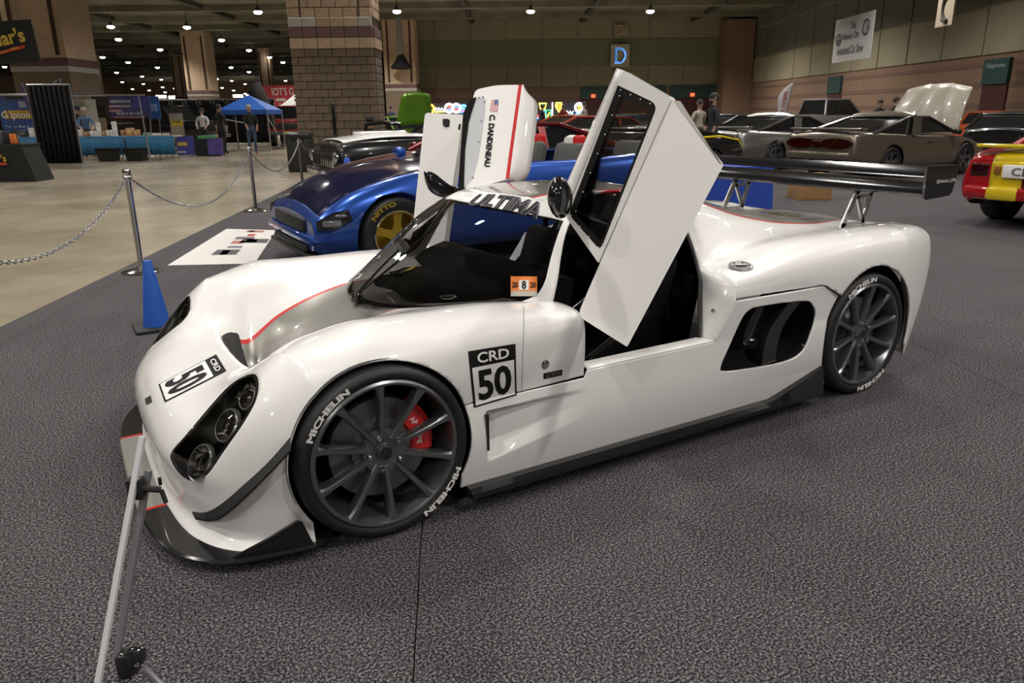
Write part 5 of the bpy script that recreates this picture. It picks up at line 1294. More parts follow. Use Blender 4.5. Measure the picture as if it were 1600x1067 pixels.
# red car with yellow stripes at the right edge
REDC = paint('bright_red_paint', (.33, .008, .01), .1, .22); YEL = paint('yellow_stripe_paint', (.62, .46, .01), 0, .25)
stV = [(-2.12, .36, .74, .58, .74, .78), (-2.05, .28, .88, .62, .84, .88), (-1.6, .22, .96, .66, .90, .95), (-1.0, .2, .97, .68, .92, .98), (-.2, .18, .94, .66, .84, .90), (.8, .18, .93, .66, .80, .86), (1.6, .2, .90, .60, .74, .80), (2.1, .26, .78, .46, .54, .56)]
wV = [(1.3, .34, .385), (-1.12, .36, .40)]
vr = coupe('coupe_car', Vector((10.9, 2.16, 0)), 0.0, 'bright red sports car with wide yellow stripes, cut by the right edge', REDC, stV, wV, (.94, .90, 1.18, -1.3, -.6, .1, .8), rim=GUN)
def stripe(y0, y1, m, nm):
    net = []
    for x, zb, w_, zs, zt, zc in stV[:6]:
        row = []
        for y in np.linspace(y0, y1, 5):
            t = abs(y)/w_; z = zc-.012*min(1, t/.36)-max(0, t-.36)/.36*((zc-.012)-(zt+.25*(zc-zt))); row.append((x, y, z+.012))
        net.append(row)
    x = stV[0][0]-.014
    pre = [[(x, y, z) for y in np.linspace(y0, y1, 5)] for z in (.42, .60, .76)]
    V, F = grid(surf(pre+net, 40, 6)); obj(nm, V, F, m, vr, thick=.006, off=1)
stripe(.16, .52, YEL, 'yellow_stripe'); stripe(-.52, -.16, YEL, 'yellow_stripe'); stripe(.02, .14, BLK, 'black_stripe')
MB().bbox((-2.13, 0, .42), (.14, 1.6, .16), .05).build('rear_bumper', REDC, vr)
for s in (-1, 1):
    MB().bbox((-2.14, s*.34, .42), (.145, .38, .165), .05).build('bumper_stripe', YEL, vr)
    MB().bbox((-2.10, s*.66, .68), (.06, .22, .16), .03).build('tail_lamp', LAMPR, vr)
pl_ = MB().bbox((-2.16, .12, .68), (.03, .52, .15), .01).build('number_plate', WHITEP, vr)
flat_text('CMS', (-2.18, .12, .68), .3, .09, mat('plate_ink', (.08, .08, .09), .5), pl_, Matrix(((0, -1, 0), (1, 0, 0), (0, 0, 1))).transposed(), off=.002)
MB().bbox((-2.16, .44, .69), (.03, .07, .09), .01).build('badge', mat('orange_badge', (.25, .10, .02), .4), vr)
MB().bbox((-2.0, 0, .96), (.26, 1.5, .045), .02).build('rear_spoiler', YEL, vr)
# black car with yellow trim lines at the wing's far end
by = coupe('coupe_car', Vector((8.9, 9.45, 0)), PI, 'black car with yellow edge lines on its tail, behind the raised door', BLK, stS, wS, (.92, .90, 1.10, -1.9, -.8, .0, .75), rim=GUN)
MB().tube([(-2.2, .1, .90), (-2.16, .55, .89), (-2.06, .80, .83), (-2.16, .80, .70), (-2.24, .70, .60)], .022, 6).build('yellow_trim', YEL, by)
MB().tube([(-1.0, .84, .90), (-1.5, .84, .915), (-2.06, .80, .83)], .022, 6).build('yellow_trim', YEL, by)
# blue cover and carton on the carpet behind the wing
bx = empty('cardboard_box', Vector((9.75, 5.95, 0)), 'brown cardboard box on the carpet under the rear wing', 'box')
MB().bbox(Vector((9.75, 5.95, .2)), (.55, .5, .40), .01, HM).build('carton', mat('cardboard', (.30, .17, .07), .8, noise=.1, nscale=6), bx); MB().box(Vector((9.75, 5.95, .402)), (.06, .5, .004), HM).build('tape', mat('tape', (.45, .34, .2), .4), bx, smooth=False)
cv = empty('covered_table', Vector((7.85, 5.75, 0)), 'table under a bright blue cloth beyond the rear wing', 'table')
V = []
for i in range(40):
    a = i*2*PI/40; cx_, cy_ = math.cos(a), math.sin(a); f = 1/max(abs(cx_), abs(cy_)); k = 1+.02*math.sin(a*11)
    for r_, z_ in ((1, .62), (1.02*k, .42), (1.05*k, .2), (1.07*k, .02)): V.append(Vector((7.85, 5.75, z_))+HM @ Vector((cx_*f*.42*r_, cy_*f*.3*r_, 0)))
F = [(i*4+j, ((i+1) % 40)*4+j, ((i+1) % 40)*4+j+1, i*4+j+1) for i in range(40) for j in range(3)]+[tuple(i*4 for i in range(40))]
obj('cloth', V, F, mat('blue_cloth', (.012, .05, .33), .55), cv, ang=50); 
for sx in (-.33, .33): MB().tube([cv.location+HM @ Vector((sx, 0, 0)), cv.location+HM @ Vector((sx, 0, .60))], .02, 6).build('leg', GUN, cv)
# ================================================================ people
def person(P, rz, label, top, legs, skin=(.36, .22, .15), hair=(.02, .016, .012), h=1.75, pose='stand', lean=0., arms=((.10, 0), (.10, 0)), cap=None, beard=False, shoes=(.02, .02, .02), hold=None):
    """one continuous skinned body; hair is a child. arms: (outward swing, forward reach) for left and right; faces -y before turning"""
    e = empty('person', P, label, 'person', rz=rz); e['local'] = 1; k = h/1.75
    V = []; R = []; Ed = []; K = []
    def v(p, r, kind, parent=None):
        V.append(Vector(p)*k); R.append(r*k); K.append(kind)
        if parent is not None: Ed.append((parent, len(V)-1))
        return len(V)-1
    hz = .95 if pose == 'stand' else .50
    L = lean
    pel = v((0, 0, hz), .135, 'l'); wst = v((0, -.06*L, hz+.18), .125, 't', pel); ch = v((0, -.22*L, hz+.38), .145, 't', wst); ns = v((0, -.32*L, hz+.53), .07, 't', ch)
    nk = v((0, -.36*L, hz+.58), .052, 's', ns); h1 = v((0, -.42*L-.015, hz+.665), .082, 's', nk); h2 = v((0, -.45*L-.01, hz+.745), .088, 's', h1); h3 = v((0, -.46*L-.002, hz+.785), .06, 's', h2)
    for s, (o, fw_) in zip((-1, 1), arms):
        sh = v((s*.175, -.28*L, hz+.47), .062, 't', ch); el = v((s*(.205+o), -.28*L-.10*fw_, hz+.20+.10*fw_), .046, 't', sh)
        wr = v((s*(.20+o*.7-.10*fw_), -.28*L-.10*fw_-.24*fw_-.02, hz-.03+.22*fw_), .033, 's', el); hd_ = v((s*(.20+o*.7-.13*fw_), -.28*L-.42*fw_-.03, hz-.11+.28*fw_), .036, 's', wr)
        for q in range(3): v((s*(.19+o*.7-.15*fw_)+.022*(q-1), -.28*L-.47*fw_-.035, hz-.19+.34*fw_), .012, 's', hd_)
        v((s*(.16+o*.7-.13*fw_), -.28*L-.45*fw_-.06, hz-.14+.31*fw_), .013, 's', hd_)
    for s in (-1, 1):
        hp = v((s*.095, 0, hz-.05), .10, 'l', pel)
        if pose == 'stand':
            kn = v((s*.11, -.02, .50), .068, 'l', hp); an = v((s*.115, .02, .10), .045, 'l', kn); v((s*.13, -.13, .035), .038, 'b', an)
        else:
            kn = v((s*.14, -.42, .50), .07, 'l', hp); an = v((s*.14, -.44, .10), .045, 'l', kn); v((s*.15, -.58, .035), .038, 'b', an)
    me = bpy.data.meshes.new('person_body'); me.from_pydata([tuple(p) for p in V], Ed, []); o = bpy.data.objects.new('tmp', me); COL.objects.link(o)
    sk = o.modifiers.new('skin', 'SKIN'); sk.use_smooth_shade = True
    for i, d in enumerate(me.skin_vertices[0].data): d.radius = (R[i], R[i]*(.78 if K[i] == 't' and i in (wst, ch) else 1)); d.use_root = (i == pel)
    sb = o.modifiers.new('sub', 'SUBSURF'); sb.levels = 2; sb.render_levels = 2
    bpy.context.view_layer.update()
    m2 = bpy.data.meshes.new_from_object(o.evaluated_get(bpy.context.evaluated_depsgraph_get())); bpy.data.objects.remove(o); bpy.data.meshes.remove(me)
    cols = {'s': skin, 't': top, 'l': legs, 'b': shoes}; order = ['s', 't', 'l', 'b']; m2.materials.clear()
    for q in order: m2.materials.append(cloth_mat(cols[q], .5 if q == 's' else .8))
    for f in m2.polygons:
        c = f.center; best = None
        for a, b in Ed:
            pa, pb = V[a], V[b]; ab = pb-pa; t = max(0, min(1, (c-pa).dot(ab)/(ab.length_squared+1e-9))); d = (c-(pa+ab*t)).length-(R[a]*(1-t)+R[b]*t)
            if best is None or d < best[0]: best = (d, K[b] if t > .5 or K[a] == 's' else K[a])
        f.material_index = order.index(best[1]); f.use_smooth = True
    ob = bpy.data.objects.new('body', m2); COL.objects.link(ob); ob.parent = e
    hc = V[h2]; 
    if hair is not None:
        hv_ = []
        n = 14
        for i in range(8):
            a = i/7*(PI*.58); rr = .104*k*math.sin(a) if i else .001
            for j in range(n):
                b = j*2*PI/n; drop = .03*k*max(0, math.sin(b)) if i > 5 else 0
                hv_.append(hc+Vector((rr*math.cos(b), rr*1.08*math.sin(b)+.012, .104*k*math.cos(a)+.005-drop)))
        obj('hair', hv_, [(i*n+j, i*n+(j+1) % n, (i+1)*n+(j+1) % n, (i+1)*n+j) for i in range(7) for j in range(n)], cloth_mat(hair, .7), e)
    if cap is not None:
        MB().lathe([(.108*k, .0), (.108*k, .05*k), (.08*k, .10*k), (.001, .12*k)], hc+Vector((0, .0, .015*k)), 16).build('cap', cloth_mat(cap, .7), e); MB().bbox(hc+Vector((0, -.13*k, .03*k)), (.15*k, .12*k, .015), .006).build('cap_peak', cloth_mat(cap, .7), e)
    # face: nose, eyes, mouth, ears
    fy = hc.y-.088*k; DK = cloth_mat((.03, .02, .02), .5)
    MB().lathe([(.016*k, -.03*k), (.010*k, 0), (.003, .025*k)], Vector((0, fy-.004, hc.z-.03*k)), 8).build('nose', cloth_mat(skin, .5), e)
    for s in (-1, 1):
        MB().lathe([(.012*k, -.006), (.012*k, .0), (.001, .006)], Vector((s*.033*k, fy+.008, hc.z-.005*k)), 8, 'y').build('eye', DK, e)
        MB().bbox(Vector((s*.095*k, hc.y, hc.z-.02*k)), (.02, .04, .06), .008).build('ear', cloth_mat(skin, .5), e)
    MB().bbox(Vector((0, fy+.006, hc.z-.075*k)), (.05*k, .012, .010), .003).build('mouth', cloth_mat((.25, .1, .08), .5), e)
    if beard: MB().bbox(Vector((0, fy+.025, hc.z-.095*k)), (.12*k, .07*k, .07*k), .025).build('beard', cloth_mat((.015, .012, .01), .8), e)
    if hold: hold(e, k, hz)
    return e
_cm = {}
def cloth_mat(c, r):
    key = (c, r)
    if key not in _cm: _cm[key] = mat('cloth_%d' % len(_cm), c, r, noise=.15, nscale=15)
    return _cm[key]
def gp0(px, d): P = at(px, 200, d); return Vector((P.x, P.y, FZ))
def gz(P): return Vector((P.x, P.y, FZ))
TOCAM = -YAW                                             # turned to face the camera axis
BKC = (.012, .012, .014)
person(gz(at(1113, 200, 17.6)), TOCAM-1.35, 'bearded person in black t-shirt standing in profile behind the raised door', (.013, .013, .015), (.02, .022, .03), h=1.74, beard=True, arms=((.06, .15), (.06, .2)))
person(gz(at(1091, 205, 22)), TOCAM+.5, 'person in pale top partly hidden beside the one in black', (.35, .30, .24), (.03, .03, .04), h=1.66)
def camera_hold(e, k, hz):
    MB().bbox(Vector((.05, -.55, 1.48))*k, (.16, .12, .11), .02).build('held_camera', BLACK, e); MB().tube([Vector((.05, -.62, 1.48))*k, Vector((.05, -.76, 1.50))*k], .045, 10).build('held_lens', BLACK, e)
person(gz(at(1396, 190, 26.5)), TOCAM+1.6, 'person in black holding up a camera beyond the champagne coupe', BKC, BKC, h=1.72, arms=((.1, 1.0), (.1, 1.0)), hold=camera_hold)
person(gz(at(1372, 190, 27.5)), TOCAM+.3, 'dark haired person in black left of the camera holder', BKC, BKC, h=1.66)
person(gz(at(396, 239, 29.3)), TOCAM+.5, 'bald person in dark jacket and jeans beside the blue tent', (.02, .022, .025), (.045, .075, .13), hair=(.35, .30, .26), skin=(.45, .27, .19), h=1.74, arms=((.0, .35), (.05, .2)), shoes=(.25, .03, .03))
person(gz(at(350, 240, 29.7)), TOCAM+2.6, 'person all in black standing by the purple counter', BKC, BKC, h=1.78)
person(gz(at(131, 240, 29.2)), TOCAM+1.5, 'vendor in black with a dark cap behind the blue tables', BKC, BKC, h=1.74, cap=(.03, .025, .06))
person(gz(at(141, 240, 28.2)), TOCAM+.6, 'vendor with grey hair in blue shirt bending over the tables', (.10, .17, .32), (.03, .035, .05), hair=(.4, .33, .28), skin=(.50, .30, .22), h=1.70, lean=.55, arms=((.05, .5), (.05, .6)))
person(gz(at(323, 240, 31.0)), TOCAM, 'person in white shirt behind the purple counter', (.55, .55, .56), (.03, .03, .04), h=1.66, arms=((.05, .5), (.05, .5)))
def stool(e, k, hz):
    MB().bbox(Vector((0, .02, .20)), (.42, .42, .40), .03).build('stool', BLACK, e); MB().bbox(Vector((.02, -.30, .68)), (.14, .02, .10), .01).build('held_phone', mat('phone_glow', (.5, .45, .42), .4), e)
person(gz(at(581, 226, 18.9)), TOCAM, 'seated person in black jacket and cap before the block pillar', BKC, BKC, h=1.75, pose='sit', arms=((.05, .9), (.05, .9)), cap=BKC, hold=stool)
person(gz(at(596, 205, 45)), TOCAM+2.6, 'person in dark suit walking right of the block pillar', (.02, .022, .035), (.02, .02, .03), h=1.80)
person(gz(at(613, 205, 47)), TOCAM+2.9, 'person in navy top with back turned near the lime car', (.025, .03, .06), (.05, .05, .06), h=1.80)
person(gz(at(880, 205, 40)), TOCAM, 'person in red shirt before the neon signs', (.25, .02, .02), BKC, h=1.72)
person(gz(at(912, 205, 36)), TOCAM+1, 'person in grey shirt beside the neon signs', (.32, .31, .30), BKC, h=1.78)
person(gz(at(847, 205, 41)), TOCAM+2, 'person in black silhouetted against the neon signs', BKC, BKC, h=1.74)

# ================================================================ neon display on the back wall
nb = empty('neon_board', at(786, 178, 60)-Vector((0, 0, at(786, 178, 60).z)), 'long black board that carries the neon signs', 'board')
a0 = (at(660, 170, 60)-CAM).dot(HR); a1 = (at(914, 170, 60)-CAM).dot(HR)
m = MB(); hbox(m, (a0+a1)/2, 60, 1.05, a1-a0, .15, 2.15); m.build('board', mat('neon_back', (.006, .006, .012), .6), nb, smooth=False)
NC = {'o': (1, .35, .03), 'r': (1, .05, .04), 'b': (.08, .25, 1), 'w': (1, .9, .95), 'g': (.05, .9, .25), 'y': (1, .75, .08), 'c': (.1, .75, .9), 'm': (.8, .15, .9)}
NM = {k: mat('neon_'+k, c, .4, emit=5) for k, c in NC.items()}; NCN = {'o': 'orange', 'r': 'red', 'b': 'blue', 'w': 'white', 'g': 'green', 'y': 'yellow', 'c': 'cyan', 'm': 'magenta'}
def neon(px, py, kind, cols, label, s=.21):
    P = at(px, py, 59.8); e = empty('neon_sign', P, label, 'sign')
    def ring(r, c, rz_=1.): MB().tube([P+HM @ Vector((r*math.cos(a), -.03, r*rz_*math.sin(a))) for a in np.linspace(0, 2*PI, 25)], .045, 6, False).build('neon_tube', NM[c], e)
    def line(pts, c): MB().tube([P+HM @ Vector((x*s, -.06, z*s)) for x, z in pts], .045, 6).build('neon_tube', NM[c], e)
    if kind == 'disc':
        ring(s*1.6, cols[0]); ring(s*1.25, cols[0]); line([(-.6, .2), (0, .6), (.5, .1)], cols[1]); line([(-.5, -.3), (.1, -.6), (.6, -.2)], cols[-1])
    elif kind == 'bar': line([(0, -2.2), (0, 2.2)], cols[0]); line([(-.3, -3.0), (.3, -3.0)], cols[1])
    elif kind == 'shield': line([(-1, 1.6), (1, 1.6), (1.0, .2), (0, -1.6), (-1, .2), (-1, 1.6)], cols[0]); line([(-.5, .9), (.5, .9), (0, -.5), (-.5, .9)], cols[1])
    elif kind == 'word': line([(-2, -.3), (-1.5, .6), (-1, -.4), (-.5, .6), (0, -.4), (.6, .5), (1.1, -.4), (1.8, .5)], cols[0]); line([(-1.9, -.9), (1.8, -.7)], cols[1])
    elif kind == 'box': line([(-1, -1.5), (1, -1.5), (1, 1.5), (-1, 1.5), (-1, -1.5)], cols[0]); line([(-.4, -.8), (.4, .8)], cols[1])
    elif kind == 'cup': line([(-1.3, 1.4), (1.3, 1.4), (.7, -.6), (-.7, -.6), (-1.3, 1.4)], cols[0]); line([(-.5, -1.0), (-.4, -1.5), (.4, -1.5), (.5, -1.0)], cols[1])
for a in ((662, 172, 'bar', 'br', 'upright blue neon tube at the left end of the board'), (672, 170, 'disc', 'org', 'round orange neon sign beside the blue tube'), (688, 171, 'word', 'wy', 'white and yellow neon word right of the orange disc'), (702, 169, 'disc', 'wrb', 'first round white neon sign, above the raised lower door'),
          (713, 169, 'disc', 'wbr', 'second round white neon sign, right of its twin'), (724, 171, 'disc', 'bcm', 'blue and magenta neon disc behind the far door'), (737, 172, 'disc', 'mwr', 'magenta neon disc seen through the door window'), (832, 172, 'bar', 'rb', 'upright red neon tube right of the far door'), (848, 168, 'cup', 'yb', 'yellow neon cup sign'),
          (863, 170, 'bar', 'wr', 'white neon tube between cup and shield'), (873, 168, 'shield', 'yo', 'yellow neon shield sign'), (888, 176, 'word', 'wc', 'slanted white neon word'), (905, 168, 'disc', 'wyo', 'round white neon sign at the right end'), (905, 183, 'disc', 'brw', 'round blue and red neon sign under the white disc'),
          (869, 184, 'word', 'gc', 'green neon word low on the board'), (857, 179, 'box', 'gy', 'green neon box left of the green word'), (831, 190, 'word', 'br', 'blue and red neon word low at the left'), (845, 181, 'word', 'rb', 'small red neon scribble under the cup'), (883, 188, 'word', 'mb', 'magenta neon word low on the board')):
    neon(*a)
n2 = empty('lit_sign', at(628, 195, 40), 'small blue lit sign near the lime green car', 'sign')
MB().bbox(at(628, 195, 40), (.34, .08, .28), .03, HM).build('panel', mat('blue_glow', (.12, .3, 1), .4, emit=4), n2); MB().tube([gp0(628, 40), at(628, 195, 40)], .03, 6).build('stand', BLACK, n2)

# ================================================================ left hall: booths, tables, tents
def pbox(px0, py0, px1, py1, d, th, m, name, parent, bev=.0, front=True):
    """upright box whose front face stands at hall depth d and covers the given rectangle"""
    A, B = at(px0, py1, d), at(px1, py0, d); a_, b_ = (A-CAM).dot(HR), (B-CAM).dot(HR)
    z0, z1 = A.z, B.z; mb = MB(); c = hall((a_+b_)/2, d+th/2, (z0+z1)/2)
    mb.bbox(c, (b_-a_, th, z1-z0), bev, HM) if bev else mb.box(c, (b_-a_, th, z1-z0), HM)
    return mb.build(name, m, parent, smooth=False)
def gp(px, d): P = at(px, 200, d); return Vector((P.x, P.y, FZ))
BT = mat('table_cloth_blue', (.02, .13, .26), .6, noise=.2, nscale=2); DRAPE = mat('black_drape', (.008, .008, .008), .9)
def drape(px0, px1, d, h, label, pleat=.06, name='drape_panel', m=DRAPE):
    P0_, P1_ = gp(px0, d), gp(px1, d); e = empty(name, (P0_+P1_)/2, label, 'curtain'); V = []; n = 60
    for i in range(n+1):
        t = i/n; p = P0_.lerp(P1_, t)-HF*(pleat*math.sin(t*n*.9))
        V += [p+Vector((0, 0, .02)), p+Vector((0, 0, h*.5))+HF*.01, p+Vector((0, 0, h))]
    obj('cloth', V, [(i*3+j, (i+1)*3+j, (i+1)*3+j+1, i*3+j+1) for i in range(n) for j in range(2)], m, e, thick=.01, ang=60)
    MB().tube([P0_+Vector((0, 0, h+.02)), P1_+Vector((0, 0, h+.02))], .025, 8).build('rail', ALU, e)
    for p in (P0_, P1_): MB().tube([p, p+Vector((0, 0, h+.03))], .022, 6).build('upright', ALU, e)
    return e
drape(54, 120, 24.3, 2.35, 'black pleated drape panel in front of the left booth')
drape(250, 432, 41, 2.2, 'long black drape behind the blue tent', name='backdrop_curtain')
def table(px0, px1, d, label, group):
    P0_, P1_ = gp(px0, d), gp(px1, d); e = empty('folding_table', (P0_+P1_)/2, label, 'table', group); u = (P1_-P0_).normalized()
    ln = (P1_-P0_).length; c = (P0_+P1_)/2
    MB().bbox(c+Vector((0, 0, .75)), (ln, .75, .04), .01, HM).build('tabletop', mat('table_top', (.4, .38, .35), .6) if 'table_top' not in bpy.data.materials else bpy.data.materials['table_top'], e)
    V = []; n = 40
    for i in range(n+1):
        t = i/n; w_ = .025*math.sin(t*37); p = P0_.lerp(P1_, t)
        V += [p-HF*(.385)+Vector((0, 0, .775)), p-HF*(.39+w_*.4)+Vector((0, 0, .45)), p-HF*(.39+w_)+Vector((0, 0, .16))]
    obj('table_skirt', V, [(i*3+j, (i+1)*3+j, (i+1)*3+j+1, i*3+j+1) for i in range(n) for j in range(2)], BT, e, thick=.006)
    for t in (.12, .38, .62, .88):
        p = P0_.lerp(P1_, t)
        for s in (-.3, .3): MB().tube([p+HF*s, p-HF*s*.2+u*.12+Vector((0, 0, .74))], .014, 6).build('leg', GUN, e)
    return e
table(26, 92, 27.2, 'blue skirted table at the far left, behind the slanted black counter', 'blue skirted booth tables')
table(118, 200, 26.9, 'blue skirted table right of the black drape', 'blue skirted booth tables')
table(202, 277, 26.7, 'blue skirted table at the right end of the booth', 'blue skirted booth tables')
ITEMS = [(122, 8, .22, (.55, .52, .48), 'white carton'), (134, 10, .16, (.28, .17, .09), 'brown carton'), (144.5, 8, .18, (.55, .54, .52), 'white paper stack'), (154, 9, .45, (.62, .60, .57), 'white display card'), (163, 7, .18, (.28, .17, .09), 'small brown carton'), (169.5, 7, .20, (.55, .50, .46), 'pale box'), (179, 10, .48, (.62, .61, .60), 'tall white display card'),
         (192, 7, .20, (.30, .17, .08), 'brown box on end'), (203, 12, .26, (.50, .28, .12), 'box of orange packs'), (213, 9, .20, (.40, .22, .10), 'tan carton'), (228, 12, .10, (.15, .25, .25), 'flat teal tray'), (243, 14, .08, (.5, .46, .42), 'low white tray'), (258, 12, .07, (.45, .40, .36), 'flat paper tray'), (36, 14, .22, (.05, .05, .05), 'black case'), (50, 10, .30, (.55, .53, .5), 'white display case')]
for k, (px, wpx, hh, c, nm) in enumerate(ITEMS):
    P = gp(px, 27.0)+Vector((0, 0, .775)); w_ = wpx*.72*27/1173.; e = empty('booth_item', P, '%s on the blue tables, %s from the left' % (nm, ORD[sorted(i_[0] for i_ in ITEMS).index(px)]), 'box', 'goods on the blue tables')
    MB().bbox(P+Vector((0, 0, hh/2)), (w_, .22 if hh < .4 else .05, hh), .008, HM).build('carton', mat('item_%d' % k, c, .6), e); MB().box(P+HM @ Vector((0, -.115 if hh < .4 else -.03, hh*.55)), (w_*.6, .006, hh*.35), HM).build('label', mat('item_label_%d' % k, tuple(min(.7, x*1.6+.05) for x in c), .6), e, smooth=False)
for k, (x0, x1, l) in enumerate(((148, 178, 'left black waste bin under the blue tables'), (194, 220, 'right black waste bin under the blue tables'))):
    P = (gp(x0, 25.6)+gp(x1, 25.6))/2; e = empty('waste_bin', P, l, 'bin', 'black bins under the tables')
    V = []
    for z_, s in ((0, .24), (.40, .31), (.42, .33), (.40, .30), (.03, .22)): V += [P+HM @ Vector((a_*s, b_*s*.8, z_)) for a_, b_ in ((-1, -1), (1, -1), (1, 1), (-1, 1))]
    obj('bin_body', V, [(i*4+j, i*4+(j+1) % 4, (i+1)*4+(j+1) % 4, (i+1)*4+j) for i in range(4) for j in range(4)]+[(0, 1, 2, 3), (16, 17, 18, 19)], BLACK, e, smooth=False)
    MB().tube([P+HM @ Vector((-.3, -.27, .41)), P+HM @ Vector((.3, -.27, .41))], .015, 6).build('rim', BLACKGLOSS, e)
# booth banners
def banner(px0, py0, px1, py1, d, col, label, lines=(), name='booth_banner', stripes=()):
    A = at((px0+px1)/2, (py0+py1)/2, d); e = empty(name, Vector((A.x, A.y, FZ)), label, 'banner'); m = mat(name+'_cloth', col, .6, noise=.25, nscale=1.2)
    pbox(px0, py0, px1, py1, d, .03, m, 'print_panel', e)
    for (x0, y0, x1, y1, c) in stripes: pbox(x0, y0, x1, y1, d-.02, .02, mat('banner_print', c, .6, noise=.3, nscale=2), 'print_field', e)
    for s, cx_, cy_, wpx, hpx, c in lines: flat_text(s, at(cx_, cy_, d), wpx*d/1173, hpx*d/1173, mat('banner_ink', c, .6), e, off=.05)
    for px in (px0, px1): MB().tube([gp(px, d+.05), at(px, py0, d+.05)], .02, 6).build('stand_pole', ALU, e)
    return e
banner(5, 150, 50, 205, 29.6, (.03, .07, .22), 'blue and yellow booth banner with white lettering at the far left', [('Glipton', 26, 181, 42, 13, (.75, .72, .65)), ('Try it... Buy it', 28, 198, 36, 4, (.5, .6, .7))], 'yellow_blue_banner', [(8, 172, 48, 186, (.55, .32, .03)), (30, 158, 46, 168, (.25, .26, .3)), (8, 150, 50, 155, (.02, .02, .02))])
banner(110, 155, 148, 202, 30.2, (.50, .48, .42), 'white board with faint writing behind the vendors', [('SUPPORT', 130, 166, 20, 4, (.35, .33, .30)), ('our sponsors', 130, 173, 26, 3, (.38, .36, .33))], 'white_board')
banner(148, 150, 232, 184, 30.6, (.05, .05, .16), 'dark blue banner with flag print above the tables', [('Made in the USA', 203, 177, 37, 5, (.55, .55, .6))], 'flag_banner', [(149, 151, 168, 183, (.04, .03, .03)), (172, 156, 208, 161, (.35, .33, .38)), (168, 164, 204, 168, (.40, .30, .33)), (170, 171, 190, 175, (.45, .22, .24)), (206, 152, 230, 170, (.06, .07, .30)), (178, 182, 226, 184.5, (.45, .2, .2))])
banner(233, 150, 247, 186, 31.5, (.03, .10, .35), 'narrow bright blue banner beside the flag banner', (), 'blue_banner', [(236, 162, 244, 174, (.20, .30, .55))])
banner(269, 177, 284, 218, 31.0, (.30, .26, .20), 'narrow stand with yellow and black panel by the aisle', [('TRIM', 276, 190, 10, 3, (.02, .02, .02))], 'narrow_stand', [(269, 187, 284, 197, (.55, .42, .03)), (271, 178, 282, 186, (.35, .33, .3))])
banner(277, 212, 301, 242, 28.6, (.05, .05, .25), 'purple and gold printed board on the floor by the tables', (), 'purple_board', [(278, 222, 292, 228, (.45, .33, .05)), (277, 236, 290, 239, (.4, .4, .45))])
lb = empty('truss_frame', gp(225, 26), 'thin silver pole standing in front of the blue tables', 'pole')
MB().tube([gp(228, 24.9), at(216, 148, 24.9)], .025, 6).build('pole', ALU, lb); MB().bbox(gp(228, 24.9)+Vector((0, 0, .015)), (.5, .4, .03), .01, HM).build('foot', ALU, lb); MB().tube([at(0, 148, 24.9), at(226, 148.5, 24.9)], .03, 6).build('crossbar', ALU, lb)
# counter with black front, far left, and hanging black banner
lc = empty('demo_counter', gp(10, 17.6), 'black counter with yellow lettering cut by the left edge', 'counter')
A = gp(-18, 17.6); B = gp(42, 17.6); MB().prism([A, B, B+Vector((0, 0, .80))-HR*.22, A+Vector((0, 0, .80))], HF*.7).build('front', mat('counter_black', (.010, .010, .010), .5), lc, smooth=False)
MB().prism([A+Vector((0, 0, .80)), B+Vector((0, 0, .80))-HR*.20, B+Vector((0, 0, .84))-HR*.20, A+Vector((0, 0, .84))], HF*.75).build('top', BLACK, lc, smooth=False)
flat_text("uiar's", at(-4, 247, 17.6), .42, .16, mat('gold_print', (.6, .42, .03), .5), lc, off=.03); MB().box(at(2, 256, 17.55), (.25, .01, .05), HM).build('red_flash', mat('red_print', (.45, .05, .02), .5), lc, smooth=False)
MB().tube([B-HR*.22+Vector((0, 0, .8)), at(3, 150, 17.7)], .012, 6).build('edge_pole', BLACK, lc)
for k, (px, hh, c) in enumerate(((8, .28, (.02, .02, .02)), (18, .22, (.6, .16, .04)), (-4, .3, (.1, .1, .1)))):
    P = gp(px, 17.9)+Vector((0, 0, .84)); MB().bbox(P+Vector((0, 0, hh/2)), (.13, .12, hh), .02, HM).build('product_%s' % ('black_tub', 'orange_pack', 'dark_tub')[k], mat('prod_%d' % k, c, .5), lc)
hbn = empty('hanging_black_banner', at(22, 68, 20), 'black hanging banner with yellow script and red flash, top left', 'banner')
P = at(8, 67, 20); MB().box(P, (1.55, .04, .98), HM @ Matrix.Rotation(-.06, 3, 'Y')).build('cloth', mat('banner_black', (.012, .012, .012), .7), hbn, smooth=False)
flat_text("Meguiar's", at(-8, 66, 20), 1.6, .46, mat('gold_print2', (.55, .40, .06), .5), hbn, HM @ Matrix.Rotation(-.16, 3, 'Y'), bold=.03, off=.05); 
MB().box(at(14, 79, 19.95), (.85, .01, .07), HM @ Matrix.Rotation(-.22, 3, 'Y')).build('red_flash', bpy.data.materials['red_print'], hbn, smooth=False)
flat_text('Since 1901', at(14, 79, 19.9), .55, .07, mat('gold_print3', (.55, .35, .05), .5), hbn, HM @ Matrix.Rotation(-.22, 3, 'Y'), off=.05)
MB().tube([at(-30, 33, 20), at(50, 37, 20)], .02, 6).build('rail', ALU, hbn); MB().tube([at(26, 37, 20), at(24, 36, 20)+Vector((0, 0, 4.5))], .01, 5).build('hanger', ALU, hbn)
